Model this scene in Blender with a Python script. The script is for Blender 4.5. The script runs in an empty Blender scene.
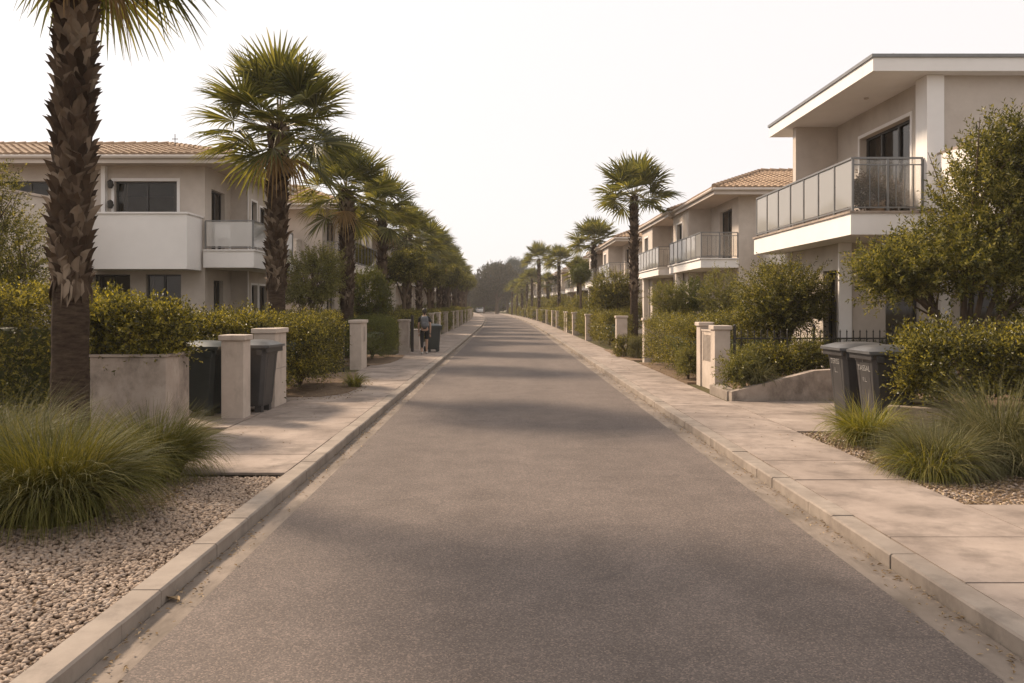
import bpy, bmesh, math, random
import numpy as np
from mathutils import Vector, Matrix
R = math.radians
rng = np.random.default_rng(7)
random.seed(7)
scene = bpy.context.scene
COL = scene.collection
F = 825.0          # focal length in picture widths used for the survey
EYE = 1.8
VX, VY = 506.0, 306.0
def wx(px, Y): return (px - VX) * Y / F
def wz(py, Y): return EYE + (VY - py) * Y / F
def bend(y):       # the street curves left in the distance
    y = np.asarray(y, dtype=float)
    return -np.clip(y - 55, 0, None) ** 2 / 4000.0
ORD = ['first','second','third','fourth','fifth','sixth','seventh','eighth','ninth','tenth','eleventh','twelfth','thirteenth',
       'fourteenth','fifteenth','sixteenth','seventeenth','eighteenth','nineteenth','twentieth']

# ------------------------------------------------------------------ mesh collector
class MB:
    def __init__(s): s.v = []; s.f = []; s.n = 0; s.mi = []
    def add(s, V, Fa, m=0):
        V = np.asarray(V, dtype=float).reshape(-1, 3); Fa = np.asarray(Fa, dtype=np.int64)
        s.v.append(V); s.f.append(Fa + s.n); s.mi.append(np.full(len(Fa), m)); s.n += len(V); return s
    def box(s, x0, x1, y0, y1, z0, z1, m=0):
        V = [(x, y, z) for z in (z0, z1) for y in (y0, y1) for x in (x0, x1)]
        return s.add(V, [(0,2,3,1),(4,5,7,6),(0,1,5,4),(2,6,7,3),(0,4,6,2),(1,3,7,5)], m)
    def obox(s, p, d, L, W, z0, z1, m=0):      # box from p along xy direction d, centred across
        d = Vector((d[0], d[1])).normalized(); n = Vector((-d.y, d.x)) * (W / 2); p = Vector((p[0], p[1])); q = p + d * L
        c = [p - n, p + n, q - n, q + n]
        V = [(a.x, a.y, z) for z in (z0, z1) for a in c]
        return s.add(V, [(0,2,3,1),(4,5,7,6),(0,1,5,4),(2,6,7,3),(0,4,6,2),(1,3,7,5)], m)
    def bar(s, a, b, w=.02, h=None, m=0):
        a = Vector(a); b = Vector(b); h = h or w; d = (b - a).normalized()
        up = Vector((0,0,1)) if abs(d.z) < .95 else Vector((0,1,0))
        sx = d.cross(up).normalized() * w / 2; sy = sx.cross(d).normalized() * h / 2
        V = [p + i * sx + j * sy for p in (a, b) for j in (-1, 1) for i in (-1, 1)]
        return s.add([tuple(q) for q in V], [(0,2,3,1),(4,5,7,6),(0,1,5,4),(2,6,7,3),(0,4,6,2),(1,3,7,5)], m)
    def tube(s, pts, rad, n=8, m=0, cap=True):
        pts = np.asarray(pts, float); k = len(pts); rad = np.broadcast_to(np.asarray(rad, float), (k,))
        T = np.gradient(pts, axis=0); T /= np.linalg.norm(T, axis=1)[:, None] + 1e-9
        up = np.array([0,0,1.]) if abs(T[0,2]) < .9 else np.array([1.,0,0])
        A = np.cross(T, up); A /= np.linalg.norm(A, axis=1)[:, None] + 1e-9; B = np.cross(T, A)
        th = np.linspace(0, 2*np.pi, n, endpoint=False)
        V = pts[:,None] + rad[:,None,None] * (A[:,None]*np.cos(th)[None,:,None] + B[:,None]*np.sin(th)[None,:,None])
        V = V.reshape(-1,3); fs = []
        for i in range(k-1):
            for j in range(n): fs.append((i*n+j, i*n+(j+1)%n, (i+1)*n+(j+1)%n, (i+1)*n+j))
        s.add(V, fs, m)
        if cap:
            for i in (0, k-1):
                c = np.vstack([V[i*n:(i+1)*n], pts[i]]); s.add(c, [(j,(j+1)%n,n) for j in range(n)], m)
        return s
    def prism(s, poly, z0, z1, m=0):
        k = len(poly); V = [(x,y,z0) for x,y in poly] + [(x,y,z1) for x,y in poly]
        s.add(V, [(i,(i+1)%k,k+(i+1)%k,k+i) for i in range(k)], m)
        s.ngon([(x,y,z1) for x,y in poly], m); s.ngon([(x,y,z0) for x,y in poly][::-1], m); return s
    def ngon(s, P, m=0):
        k = len(P); return s.add(P, [(0,i,i+1) for i in range(1,k-1)], m)
    def xf(s, M):
        M = np.array(M)
        s.v = [np.c_[v, np.ones(len(v))] @ M.T[:, :3] for v in s.v]; return s
    def build(s, name, mats, parent=None, smooth=False, bevel=0, loc=None):
        me = bpy.data.meshes.new(name)
        V = np.vstack(s.v).astype(np.float32)
        cnt = np.concatenate([np.full(len(f), f.shape[1]) for f in s.f]) if s.f else np.zeros(0)
        idx = np.concatenate([f.ravel() for f in s.f])
        me.vertices.add(len(V)); me.vertices.foreach_set('co', V.ravel())
        me.loops.add(len(idx)); me.loops.foreach_set('vertex_index', idx.astype(np.int32))
        me.polygons.add(len(cnt)); st = np.concatenate([[0], np.cumsum(cnt)[:-1]]).astype(np.int32)
        me.polygons.foreach_set('loop_start', st); me.polygons.foreach_set('loop_total', cnt.astype(np.int32))
        me.polygons.foreach_set('material_index', np.concatenate(s.mi).astype(np.int32))
        me.polygons.foreach_set('use_smooth', np.full(len(cnt), smooth))
        if not isinstance(mats, (list, tuple)): mats = [mats]
        for m in mats: me.materials.append(m)
        me.update(calc_edges=True); me.validate()
        o = bpy.data.objects.new(name, me); COL.objects.link(o)
        if parent is not None: o.parent = parent
        if loc is not None: o.location = loc
        if bevel:
            b = o.modifiers.new('edge', 'BEVEL'); b.width = bevel; b.segments = 2; b.limit_method = 'ANGLE'; b.angle_limit = R(40)
            w = o.modifiers.new('weld', 'WELD'); w.merge_threshold = .0004
            o.modifiers.move(1, 0)
        return o

def tag(o, label=None, cat=None, group=None, kind=None):
    if label: o['label'] = label
    if cat: o['category'] = cat
    if group: o['group'] = group
    if kind: o['kind'] = kind
    return o
def thing(name, label, cat, loc=(0,0,0), rz=0, group=None, scale=1):
    o = bpy.data.objects.new(name, None); COL.objects.link(o); o.empty_display_size = .2
    o.location = loc; o.rotation_euler = (0,0,rz); o.scale = (scale,)*3 if not isinstance(scale, tuple) else scale
    return tag(o, label, cat, group)
CH = {}
def kids(o): return [c for c in o.children]
def dup(root, loc, rz=0, scale=1, label=None, group=None):
    def cp(o, par):
        c = o.copy(); COL.objects.link(c)
        if par is not None: c.parent = par
        for g in kids(o): cp(g, c)
        return c
    r = cp(root, None); r.location = loc; r.rotation_euler = (0,0,rz); r.scale = (scale,)*3 if not isinstance(scale, tuple) else scale
    if label: r['label'] = label
    if group: r['group'] = group
    return r
def structure(name, mb, mat, **k):
    return tag(mb.build(name, mat, **k), kind='structure')

# ------------------------------------------------------------------ materials
def newmat(name):
    m = bpy.data.materials.new(name); m.use_nodes = True
    nt = m.node_tree; b = nt.nodes['Principled BSDF']; return m, nt, b
def ramp(nt, fac, stops):
    r = nt.nodes.new('ShaderNodeValToRGB'); e = r.color_ramp.elements
    while len(e) < len(stops): e.new(.5)
    for k, (p, c) in enumerate(stops): e[k].position = p; e[k].color = (*c, 1)
    nt.links.new(fac, r.inputs[0]); return r.outputs[0]
def coords(nt, shift=True):
    tc = nt.nodes.new('ShaderNodeTexCoord')
    if not shift: return tc.outputs['Object']
    oi = nt.nodes.new('ShaderNodeObjectInfo'); va = nt.nodes.new('ShaderNodeVectorMath'); va.operation = 'ADD'
    mu = nt.nodes.new('ShaderNodeMath'); mu.operation = 'MULTIPLY'; mu.inputs[1].default_value = 37
    nt.links.new(oi.outputs['Random'], mu.inputs[0]); nt.links.new(tc.outputs['Object'], va.inputs[0]); nt.links.new(mu.outputs[0], va.inputs[1])
    return va.outputs[0]
def noise(nt, co, scale, detail=5, rough=.6, stretch=None):
    if stretch:
        mp = nt.nodes.new('ShaderNodeMapping'); mp.inputs['Scale'].default_value = stretch; nt.links.new(co, mp.inputs[0]); co = mp.outputs[0]
    n = nt.nodes.new('ShaderNodeTexNoise'); n.inputs['Scale'].default_value = scale; n.inputs['Detail'].default_value = detail; n.inputs['Roughness'].default_value = rough
    nt.links.new(co, n.inputs['Vector']); return n.outputs['Fac']
def mixc(nt, f, a, b, mode='MIX'):
    m = nt.nodes.new('ShaderNodeMix'); m.data_type = 'RGBA'; m.blend_type = mode
    for sock, val in ((m.inputs[0], f), (m.inputs[6], a), (m.inputs[7], b)):
        if isinstance(val, (int, float)): sock.default_value = val
        elif isinstance(val, tuple): sock.default_value = (*val, 1)
        else: nt.links.new(val, sock)
    return m.outputs[2]
def bump(nt, b, h, strength=.3, dist=.01, normal=None):
    n = nt.nodes.new('ShaderNodeBump'); n.inputs['Strength'].default_value = strength; n.inputs['Distance'].default_value = dist
    nt.links.new(h, n.inputs['Height'])
    if normal: nt.links.new(normal, n.inputs['Normal'])
    nt.links.new(n.outputs[0], b.inputs['Normal']); return n.outputs[0]
def surf(name, c1, c2, scale=3, rough=.8, bs=60, bstr=.25, bd=.004, spec=.3, stain=None, metal=0, stretch=None):
    m, nt, b = newmat(name); co = coords(nt)
    col = ramp(nt, noise(nt, co, scale, 7, .65, stretch), [(.3, c1), (.7, c2)])
    if stain:
        sc, amt, thr, st = stain
        f = ramp(nt, noise(nt, co, sc, 6, .7, st), [(thr, (0,0,0)), (min(thr+.22,1), (1,1,1))])
        mm = nt.nodes.new('ShaderNodeMath'); mm.operation = 'MULTIPLY'; mm.inputs[1].default_value = amt; nt.links.new(f, mm.inputs[0])
        col = mixc(nt, mm.outputs[0], col, tuple(x*.45 for x in c1))
    nt.links.new(col, b.inputs['Base Color']); b.inputs['Roughness'].default_value = rough
    b.inputs['Specular IOR Level'].default_value = spec; b.inputs['Metallic'].default_value = metal
    if bstr: bump(nt, b, noise(nt, co, bs, 6, .7), bstr, bd)
    return m
def leafmat(name, stops, trans=.4, tcol=None, rough=.45, spec=.35):
    m, nt, b = newmat(name)
    g = nt.nodes.new('ShaderNodeNewGeometry')
    tc = nt.nodes.new('ShaderNodeTexCoord')
    n = noise(nt, tc.outputs['Object'], 1.7, 3)
    ad = nt.nodes.new('ShaderNodeMath'); ad.operation = 'MULTIPLY_ADD'; ad.inputs[1].default_value = .6; nt.links.new(n, ad.inputs[0])
    mu = nt.nodes.new('ShaderNodeMath'); mu.operation = 'MULTIPLY_ADD'; mu.inputs[1].default_value = .62; mu.inputs[2].default_value = -.1
    nt.links.new(g.outputs['Random Per Island'], mu.inputs[0]); nt.links.new(mu.outputs[0], ad.inputs[2])
    col = ramp(nt, ad.outputs[0], stops)
    nt.links.new(col, b.inputs['Base Color']); b.inputs['Roughness'].default_value = rough; b.inputs['Specular IOR Level'].default_value = spec
    t = nt.nodes.new('ShaderNodeBsdfTranslucent'); tcx = mixc(nt, 1.0, col, tcol or (1.5, 1.35, .5), 'MULTIPLY'); nt.links.new(tcx, t.inputs[0])
    mx = nt.nodes.new('ShaderNodeMixShader'); mx.inputs[0].default_value = trans
    nt.links.new(b.outputs[0], mx.inputs[1]); nt.links.new(t.outputs[0], mx.inputs[2])
    nt.links.new(mx.outputs[0], nt.nodes['Material Output'].inputs[0]); return m

M = {}
M['stucco'] = surf('stucco', (.46,.395,.34), (.60,.53,.465), 1.1, .9, 90, .35, .003, .2, stain=(.8,.3,.6,(1,1,.35)))
M['stucco_pale'] = surf('stucco_pale', (.60,.54,.485), (.67,.61,.555), 1.3, .9, 90, .25, .003, .2, stain=(1.2,.22,.62,(1,1,.3)))
M['white_render'] = surf('white_render', (.76,.72,.685), (.82,.78,.745), 1.6, .85, 80, .2, .002, .2, stain=(1.5,.18,.6,(1.5,1.5,.4)))
M['soffit'] = surf('soffit', (.50,.40,.32), (.55,.45,.37), .8, .9, 70, .1, .002, .2)
M['gutter'] = surf('gutter_paint', (.50,.43,.37), (.56,.49,.43), 2, .5, 40, .05, .002, .4)
M['tile'] = surf('clay_tile', (.25,.165,.105), (.42,.30,.205), 2.2, .85, 30, .3, .006, .2, stain=(4,.5,.5,None))
M['frame_dark'] = surf('dark_frame', (.035,.032,.03), (.05,.045,.042), 3, .45, 30, 0, .002, .5)
M['rail'] = surf('rail_metal', (.16,.155,.15), (.21,.205,.2), 6, .4, 30, .05, .002, .5, metal=.3)
M['iron'] = surf('black_iron', (.03,.027,.024), (.05,.042,.035), 8, .55, 60, .1, .002, .4)
M['curtain'] = surf('curtain_cloth', (.17,.145,.125), (.26,.225,.195), 6, .9, 40, .1, .003, .1, stretch=(9,9,.3))
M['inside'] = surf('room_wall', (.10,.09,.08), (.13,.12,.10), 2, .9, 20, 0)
M['concrete'] = surf('old_concrete', (.30,.24,.195), (.44,.365,.305), 2.6, .9, 70, .5, .004, .2, stain=(2.4,.8,.46,(1,1,.7)))
M['pillar'] = surf('rendered_pillar', (.43,.355,.295), (.55,.465,.395), 3.2, .9, 60, .45, .004, .2, stain=(2.8,.45,.53,(1,1,.5)))
M['pillar_grey'] = surf('weathered_pillar', (.30,.25,.21), (.42,.36,.31), 3.2, .9, 60, .45, .004, .2, stain=(2.8,.5,.5,(1,1,.5)))
M['kerb'] = surf('kerb_stone', (.21,.172,.142), (.33,.278,.232), 2.0, .9, 110, .5, .003, .2, stain=(3.2,.5,.5,None))
M['paving'] = surf('paving_concrete', (.21,.166,.137), (.37,.302,.255), 1.3, .9, 120, .6, .004, .2, stain=(2.2,.6,.47,None))
M['gutterstrip'] = surf('gutter_concrete', (.155,.125,.10), (.28,.228,.187), 1.5, .9, 90, .5, .003, .2, stain=(2.5,.6,.46,(2,.5,1)))
M['soil'] = surf('dry_soil', (.13,.09,.06), (.24,.17,.115), 6, .95, 60, .8, .02, .1)
M['joint'] = surf('joint_dirt', (.07,.055,.042), (.11,.085,.065), 6, .95, 60, .5, .01, .1)
M['lawn'] = surf('garden_ground', (.06,.058,.025), (.13,.105,.055), 1.5, .95, 40, .9, .03, .1)
M['terrain'] = surf('far_ground', (.10,.09,.05), (.17,.14,.09), .1, .95, 4, .5, .05, .1)
M['bin'] = surf('bin_plastic', (.033,.031,.031), (.052,.049,.049), 4, .42, 150, .12, .001, .5, stain=(9,.3,.55,None))
M['bin_green'] = surf('dark_green_bin_plastic', (.026,.031,.029), (.04,.046,.043), 4, .45, 150, .12, .001, .5)
M['bin_lid'] = surf('bin_lid_plastic', (.075,.075,.077), (.105,.104,.106), 4, .36, 150, .12, .001, .5, stain=(9,.3,.55,None))
M['rubber'] = surf('rubber', (.02,.02,.02), (.03,.03,.03), 4, .8, 50, .1)
M['letters'] = surf('faded_white_print', (.42,.40,.38), (.12,.115,.11), 60, .6, 50, 0)
M['trunk_fibre'] = surf('palm_trunk_fibre', (.03,.019,.013), (.115,.08,.056), 7, .95, 45, 1.0, .04, .1, stretch=(1,1,4.5))
M['bark'] = surf('tree_bark', (.07,.05,.035), (.16,.12,.085), 9, .9, 50, .8, .01, .1, stretch=(1,1,.3))
M['boot'] = leafmat('palm_boot_scale', [(.15,(.028,.018,.012)),(.45,(.065,.043,.029)),(.65,(.115,.082,.057)),(.88,(.29,.225,.165))], .03, (1,.8,.6), .9, .1)
M['hedge'] = leafmat('hedge_leaf', [(.12,(.022,.024,.007)),(.42,(.065,.063,.015)),(.68,(.20,.18,.034)),(.88,(.40,.34,.075))], .40, None, .36, .5)
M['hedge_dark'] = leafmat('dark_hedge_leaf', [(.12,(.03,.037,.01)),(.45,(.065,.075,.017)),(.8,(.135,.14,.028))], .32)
M['tree'] = leafmat('tree_leaf', [(.12,(.026,.03,.009)),(.42,(.078,.08,.024)),(.65,(.17,.16,.045)),(.88,(.33,.29,.11))], .42)
M['shrub_pale'] = leafmat('pale_shrub_leaf', [(.12,(.06,.065,.022)),(.45,(.13,.13,.042)),(.85,(.27,.245,.095))], .35)
M['palm'] = leafmat('palm_frond', [(.12,(.045,.05,.018)),(.45,(.09,.095,.033)),(.7,(.145,.145,.048)),(.92,(.28,.25,.10))], .44, (1.5,1.35,.55), .4, .4)
M['petiole'] = leafmat('palm_leaf_stalk', [(.1,(.16,.14,.04)),(.8,(.34,.27,.11))], .1)
M['dead'] = leafmat('dry_frond', [(.1,(.22,.15,.07)),(.8,(.40,.29,.15))], .3, (1.1,.9,.6), .8, .1)
M['grass'] = leafmat('ornamental_grass', [(.12,(.042,.045,.012)),(.5,(.095,.095,.022)),(.8,(.165,.15,.04)),(.98,(.33,.27,.12))], .3, (1.3,1.15,.55), .65, .15)
M['grass_grey'] = leafmat('grey_grass', [(.12,(.055,.058,.024)),(.5,(.125,.12,.052)),(.8,(.21,.19,.10)),(.97,(.42,.34,.21))], .3, (1.2,1.1,.7), .65, .15)
M['grass_green'] = leafmat('green_grass', [(.12,(.07,.08,.015)),(.5,(.17,.17,.03)),(.9,(.36,.30,.08))], .38)
M['pebble'] = leafmat('river_pebble', [(.05,(.11,.075,.052)),(.3,(.25,.18,.13)),(.55,(.36,.27,.20)),(.75,(.20,.155,.125)),(.95,(.52,.42,.335))], 0.0, (1,1,1), .75, .3)
M['litter'] = leafmat('dry_leaf_litter', [(.1,(.12,.08,.045)),(.5,(.28,.195,.11)),(.9,(.50,.39,.26))], .1, (1,.9,.7), .8, .1)
M['haze_tree'] = leafmat('far_tree_leaf', [(.12,(.045,.045,.03)),(.5,(.085,.08,.055)),(.9,(.14,.125,.085))], .15, (1.1,1,.8), .7, .1)
M['haze_pine'] = leafmat('far_pine_leaf', [(.12,(.03,.042,.035)),(.5,(.06,.08,.068)),(.9,(.10,.12,.10))], .15, (1,1,.9), .7, .1)

def make_glass(name, tint, alpha, rough=.04, diffuse=None):
    m, nt, b = newmat(name)
    out = nt.nodes['Material Output']; nt.nodes.remove(b)
    gl = nt.nodes.new('ShaderNodeBsdfGlossy'); gl.inputs['Roughness'].default_value = rough; gl.inputs[0].default_value = (.88,.83,.78,1)
    tr = nt.nodes.new('ShaderNodeBsdfTransparent'); tr.inputs[0].default_value = (*tint, 1)
    base = tr.outputs[0]
    if diffuse:
        df = nt.nodes.new('ShaderNodeBsdfTranslucent'); df.inputs[0].default_value = (*diffuse, 1)
        d2 = nt.nodes.new('ShaderNodeBsdfDiffuse'); d2.inputs[0].default_value = (*diffuse, 1)
        a = nt.nodes.new('ShaderNodeMixShader'); a.inputs[0].default_value = .62; nt.links.new(df.outputs[0], a.inputs[1]); nt.links.new(d2.outputs[0], a.inputs[2])
        c = nt.nodes.new('ShaderNodeMixShader'); c.inputs[0].default_value = alpha; nt.links.new(tr.outputs[0], c.inputs[1]); nt.links.new(a.outputs[0], c.inputs[2]); base = c.outputs[0]
    fr = nt.nodes.new('ShaderNodeFresnel'); fr.inputs[0].default_value = 1.5
    mx = nt.nodes.new('ShaderNodeMixShader'); nt.links.new(fr.outputs[0], mx.inputs[0]); nt.links.new(base, mx.inputs[1]); nt.links.new(gl.outputs[0], mx.inputs[2])
    nt.links.new(mx.outputs[0], out.inputs[0]); return m
M['pane'] = make_glass('window_pane', (.55,.53,.50), 0)
M['railglass'] = make_glass('frosted_rail_glass_sky_sheen', (.96,.96,.95), .45, .05, (.97,.95,.92))  # frosted glass; its white also stands in for sky reflected on street-facing panels
M['clearglass'] = make_glass('clear_rail_glass', (.95,.95,.94), .08, .04, (.9,.88,.85))

# asphalt
def asphalt():
    m, nt, b = newmat('worn_asphalt'); co = coords(nt, False)
    big = noise(nt, co, .9, 7, .62, (1,.16,1)); mid = noise(nt, co, 2.5, 5, .6)
    base = ramp(nt, big, [(.25, (.100,.081,.070)), (.5,(.134,.110,.096)), (.75, (.176,.145,.127))])
    base = mixc(nt, .35, base, ramp(nt, mid, [(.3,(.085,.068,.060)),(.7,(.175,.141,.125))]))
    vo = nt.nodes.new('ShaderNodeTexVoronoi'); vo.inputs['Scale'].default_value = 120; nt.links.new(co, vo.inputs['Vector'])
    sp = nt.nodes.new('ShaderNodeSeparateColor'); nt.links.new(vo.outputs['Color'], sp.inputs[0])
    agg = ramp(nt, sp.outputs[0], [(.0,(.68,.67,.66)),(.45,(.9,.89,.88)),(.8,(1.1,1.08,1.06)),(.97,(1.6,1.5,1.42))])
    base = mixc(nt, 1.0, base, agg, 'MULTIPLY')
    # dark wiggly cracks where a broad mask allows
    vc = nt.nodes.new('ShaderNodeTexVoronoi'); vc.feature = 'DISTANCE_TO_EDGE'; vc.inputs['Scale'].default_value = .8
    wob = nt.nodes.new('ShaderNodeTexNoise'); wob.inputs['Scale'].default_value = 3; wob.inputs['Detail'].default_value = 6; nt.links.new(co, wob.inputs['Vector'])
    va = nt.nodes.new('ShaderNodeMix'); va.data_type = 'VECTOR'; va.inputs[0].default_value = .25; nt.links.new(co, va.inputs[4]); nt.links.new(wob.outputs['Color'], va.inputs[5])
    nt.links.new(va.outputs[1], vc.inputs['Vector'])
    cr = ramp(nt, vc.outputs['Distance'], [(.0,(1,1,1)),(.012,(0,0,0))])
    mask = ramp(nt, noise(nt, co, .5, 3), [(.50,(0,0,0)),(.58,(1,1,1))])
    cm = nt.nodes.new('ShaderNodeMath'); cm.operation = 'MULTIPLY'; nt.links.new(cr, cm.inputs[0]); nt.links.new(mask, cm.inputs[1])
    cm2 = nt.nodes.new('ShaderNodeMath'); cm2.operation = 'MULTIPLY'; cm2.inputs[1].default_value = .35; nt.links.new(cm.outputs[0], cm2.inputs[0])
    base = mixc(nt, cm2.outputs[0], base, (.06,.05,.045))
    nt.links.new(base, b.inputs['Base Color']); b.inputs['Roughness'].default_value = .85; b.inputs['Specular IOR Level'].default_value = .25
    bump(nt, b, sp.outputs[0], .55, .004)
    return m
M['asphalt'] = asphalt()

# ------------------------------------------------------------------ foliage helpers
def unit(v): return v / (np.linalg.norm(v, axis=-1, keepdims=True) + 1e-9)
def add_leaves(mb, P, D, N, L, W, m=0, fold=.22):
    P, D = P.reshape(-1,3), unit(D.reshape(-1,3)); N = unit(N.reshape(-1,3)); L = np.broadcast_to(L, (len(P),)).reshape(-1,1); W = np.broadcast_to(W, (len(P),)).reshape(-1,1)
    S = unit(np.cross(D, N)); N = np.cross(S, D)
    a = P; c = P + D*L + N*L*(-.12); mid = P + D*L*.48
    b = mid + S*W*.5 + N*W*fold; d = mid - S*W*.5 + N*W*fold
    V = np.stack([a,b,c,d], 1).reshape(-1,3); i = np.arange(len(P))[:,None]*4
    mb.add(V, np.concatenate([i+[0,1,2], i+[0,2,3]], 1).reshape(-1,3), m)
def shoots(mb, S, D, ln, K, leafL, leafW, m=0, spread=.95, droop=.0, stem=None):
    n = len(S); D = unit(D); ln = np.broadcast_to(ln, (n,))
    up = np.where(np.abs(D[:,2:3]) < .9, np.array([[0,0,1.]]), np.array([[1.,0,0]]))
    A = unit(np.cross(D, up)); B = np.cross(D, A)
    t = np.linspace(.08, 1, K)[None,:] + rng.normal(0,.02,(n,K))
    ph = np.arange(K)[None,:]*2.4 + rng.uniform(0,6.28,(n,1))
    rad = A[:,None]*np.cos(ph)[...,None] + B[:,None]*np.sin(ph)[...,None]
    P = S[:,None] + D[:,None]*(ln[:,None]*t)[...,None]; P[...,2] -= droop*(ln[:,None]*t)**2
    sp = spread * (1.15 - .55*t)[...,None]
    LD = D[:,None]*np.cos(sp) + rad*np.sin(sp)
    LN = D[:,None] - rad*.3 + rng.normal(0,.35,(n,K,3))
    sz = (leafL * rng.uniform(.65,1.15,(n,K)) * (1.0-.25*t)).ravel()
    add_leaves(mb, P, LD, LN, sz, sz*leafW/leafL, m)
    if stem is not None:
        w = stem[1]; q = S + D*ln[:,None]
        V = np.stack([S-A*w, S+A*w, q+A*w*.3, q-A*w*.3], 1).reshape(-1,3); i = np.arange(n)[:,None]*4
        mb.add(V, i+[0,1,2,3], stem[0])
def lump(P, seed, f=1.6):
    r = np.random.default_rng(seed); o = np.zeros(len(P))
    for k in range(5):
        w = r.normal(0, f, 3); o += np.sin(P @ w + r.uniform(0,6.28))
    return o / 5
def hedge_mesh(mb, w, d, h, n, leafL=.045, leafW=.02, shoot=.14, K=9, seed=0, amp=.10, rnd=.28, m=0, z0=0, core=True, up=.7, f=2.6):
    hw, hd = w/2, d/2; n = int(n*1.35)
    areas = np.array([w*d, w*h, w*h, d*h, d*h]); pick = rng.choice(5, n, p=areas/areas.sum())
    u, v = rng.uniform(-1,1,n), rng.uniform(-1,1,n)
    P = np.zeros((n,3)); c = h/2
    for k in range(5):
        i = pick == k
        if k == 0: P[i] = np.c_[u[i]*hw, v[i]*hd, np.full(i.sum(), c)]
        elif k in (1,2): P[i] = np.c_[u[i]*hw, np.full(i.sum(), hd*(1 if k==1 else -1)), v[i]*c]
        else: P[i] = np.c_[np.full(i.sum(), hw*(1 if k==3 else -1)), u[i]*hd, v[i]*c]
    r = min(rnd, hw*.98, hd*.98, c*.98)
    lim = np.array([hw-r, hd-r, c-r]); Q = np.clip(P, -lim, lim); N = unit(P-Q)
    P = Q + N*r
    P += N * (lump(P, seed, f)[:,None]*amp - shoot*.6) - N*(rng.uniform(0,1,(n,1))**2)*min(r,.2)
    P[:,2] += c + z0
    keep = P[:,2] > z0 + .02
    P, N = P[keep], N[keep]
    D = N + np.array([0,0,up]) + rng.normal(0,.45,P.shape)
    shoots(mb, P, D, shoot*rng.uniform(.6,1.5,len(P)), K, leafL, leafW, m)
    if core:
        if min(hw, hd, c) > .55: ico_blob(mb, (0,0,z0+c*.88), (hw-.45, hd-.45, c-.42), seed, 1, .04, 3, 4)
def ico_blob(mb, c, s, seed=0, m=0, amp=.1, sub=3, power=2):
    bm = bmesh.new(); bmesh.ops.create_icosphere(bm, subdivisions=sub, radius=1)
    V = np.array([v.co[:] for v in bm.verts]); Fc = [[v.index for v in f.verts] for f in bm.faces]; bm.free()
    if power > 2:
        k = (np.abs(V)**power).sum(1)**(-1/power); V = V*k[:,None]
    V = V * (1 + lump(V*2, seed)[:,None]*amp*2)
    mb.add(V*np.array(s)+np.array(c), Fc, m)
def crown_mesh(mb, lobes, n, leafL, leafW, shoot, K, m=0, seed=0, up=.5, inner=.45, amp=.18, spread=.95, stem=None, jit=.4):
    """lobes: list of (centre, radii); shoots fill the outer part of each lobe's volume, pointing outwards and up"""
    vol = np.array([l[1][0]*l[1][1]*l[1][2] for l in lobes])**.7; vol /= vol.sum()
    for (c, r), p in zip(lobes, vol):
        k = int(n*p); v = unit(rng.normal(0,1,(k,3)))
        u = inner + (1-inner)*rng.uniform(0,1,k)**.6
        u *= 1 + lump(v*1.8 + np.array(c), seed)*amp
        gap = lump(v*2.6 + np.array(c), seed+5, 2.0) > -.42
        S = (np.array(c) + v*np.array(r)*u[:,None] - v*shoot*.5)[gap]; v = v[gap]
        D = v + np.array([0,0,up]) + rng.normal(0,jit,S.shape)
        shoots(mb, S, D, shoot*rng.uniform(.5,1.4,len(S)), K, leafL, leafW, m, spread=spread, stem=stem)
def limbs(mb, base, tips, r0, m=0, seed=0, forks=True):
    r = random.Random(seed)
    for t in tips:
        b = Vector(base); t = Vector(t); mid = b.lerp(t,.45) + Vector((r.uniform(-.12,.12), r.uniform(-.12,.12), .12*(t-b).length))
        pts = [b + Vector((r.uniform(-.03,.03), r.uniform(-.03,.03), 0)), b.lerp(mid,.5)+Vector((0,0,.03)), mid, mid.lerp(t,.5)+Vector((r.uniform(-.05,.05),r.uniform(-.05,.05),0)), t]
        mb.tube([p[:] for p in pts], [r0, r0*.8, r0*.6, r0*.4, r0*.15], 7, m)
        if forks:
            for q in range(4):
                s = Vector(pts[2+q%2]); e = s + (t-s)*.6 + Vector((r.uniform(-.4,.4), r.uniform(-.4,.4), r.uniform(.0,.4)))*(t-b).length*.45
                mb.tube([s[:], s.lerp(e,.5)[:], e[:]], [r0*.42, r0*.25, r0*.08], 5, m)
def tree(name, label, cat, loc, lobes, n, leafL, leafW, shoot, K, mat, base_h=.3, tr=.06, seed=0, group=None, ntip=6, up=.5, amp=.18, single=False, inner=.45, rz=0, jit=.4):
    t = thing(name, label, cat, loc, rz, group)
    mb = MB(); tips = []
    r = random.Random(seed)
    for (c, rad) in lobes:
        for k in range(max(2, ntip//len(lobes))):
            a = r.uniform(0, 6.28); q = r.uniform(.3,.75)
            tips.append((c[0]+math.cos(a)*rad[0]*q, c[1]+math.sin(a)*rad[1]*q, c[2]+r.uniform(-.1,.6)*rad[2]))
    mb.tube([(0,0,-.1),(0.01,0,base_h*.5),(0,0,base_h)], [tr*1.35, tr*1.05, tr], 9)
    limbs(mb, (0,0,base_h*.95), tips, tr*.7, seed=seed)
    mb.build('trunk', M['bark'], t, smooth=True)
    cm = MB(); crown_mesh(cm, lobes, n, leafL, leafW, shoot, K, seed=seed, up=up, amp=amp, inner=inner, jit=jit)
    cm.build('crown', mat, t)
    return t
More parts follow.
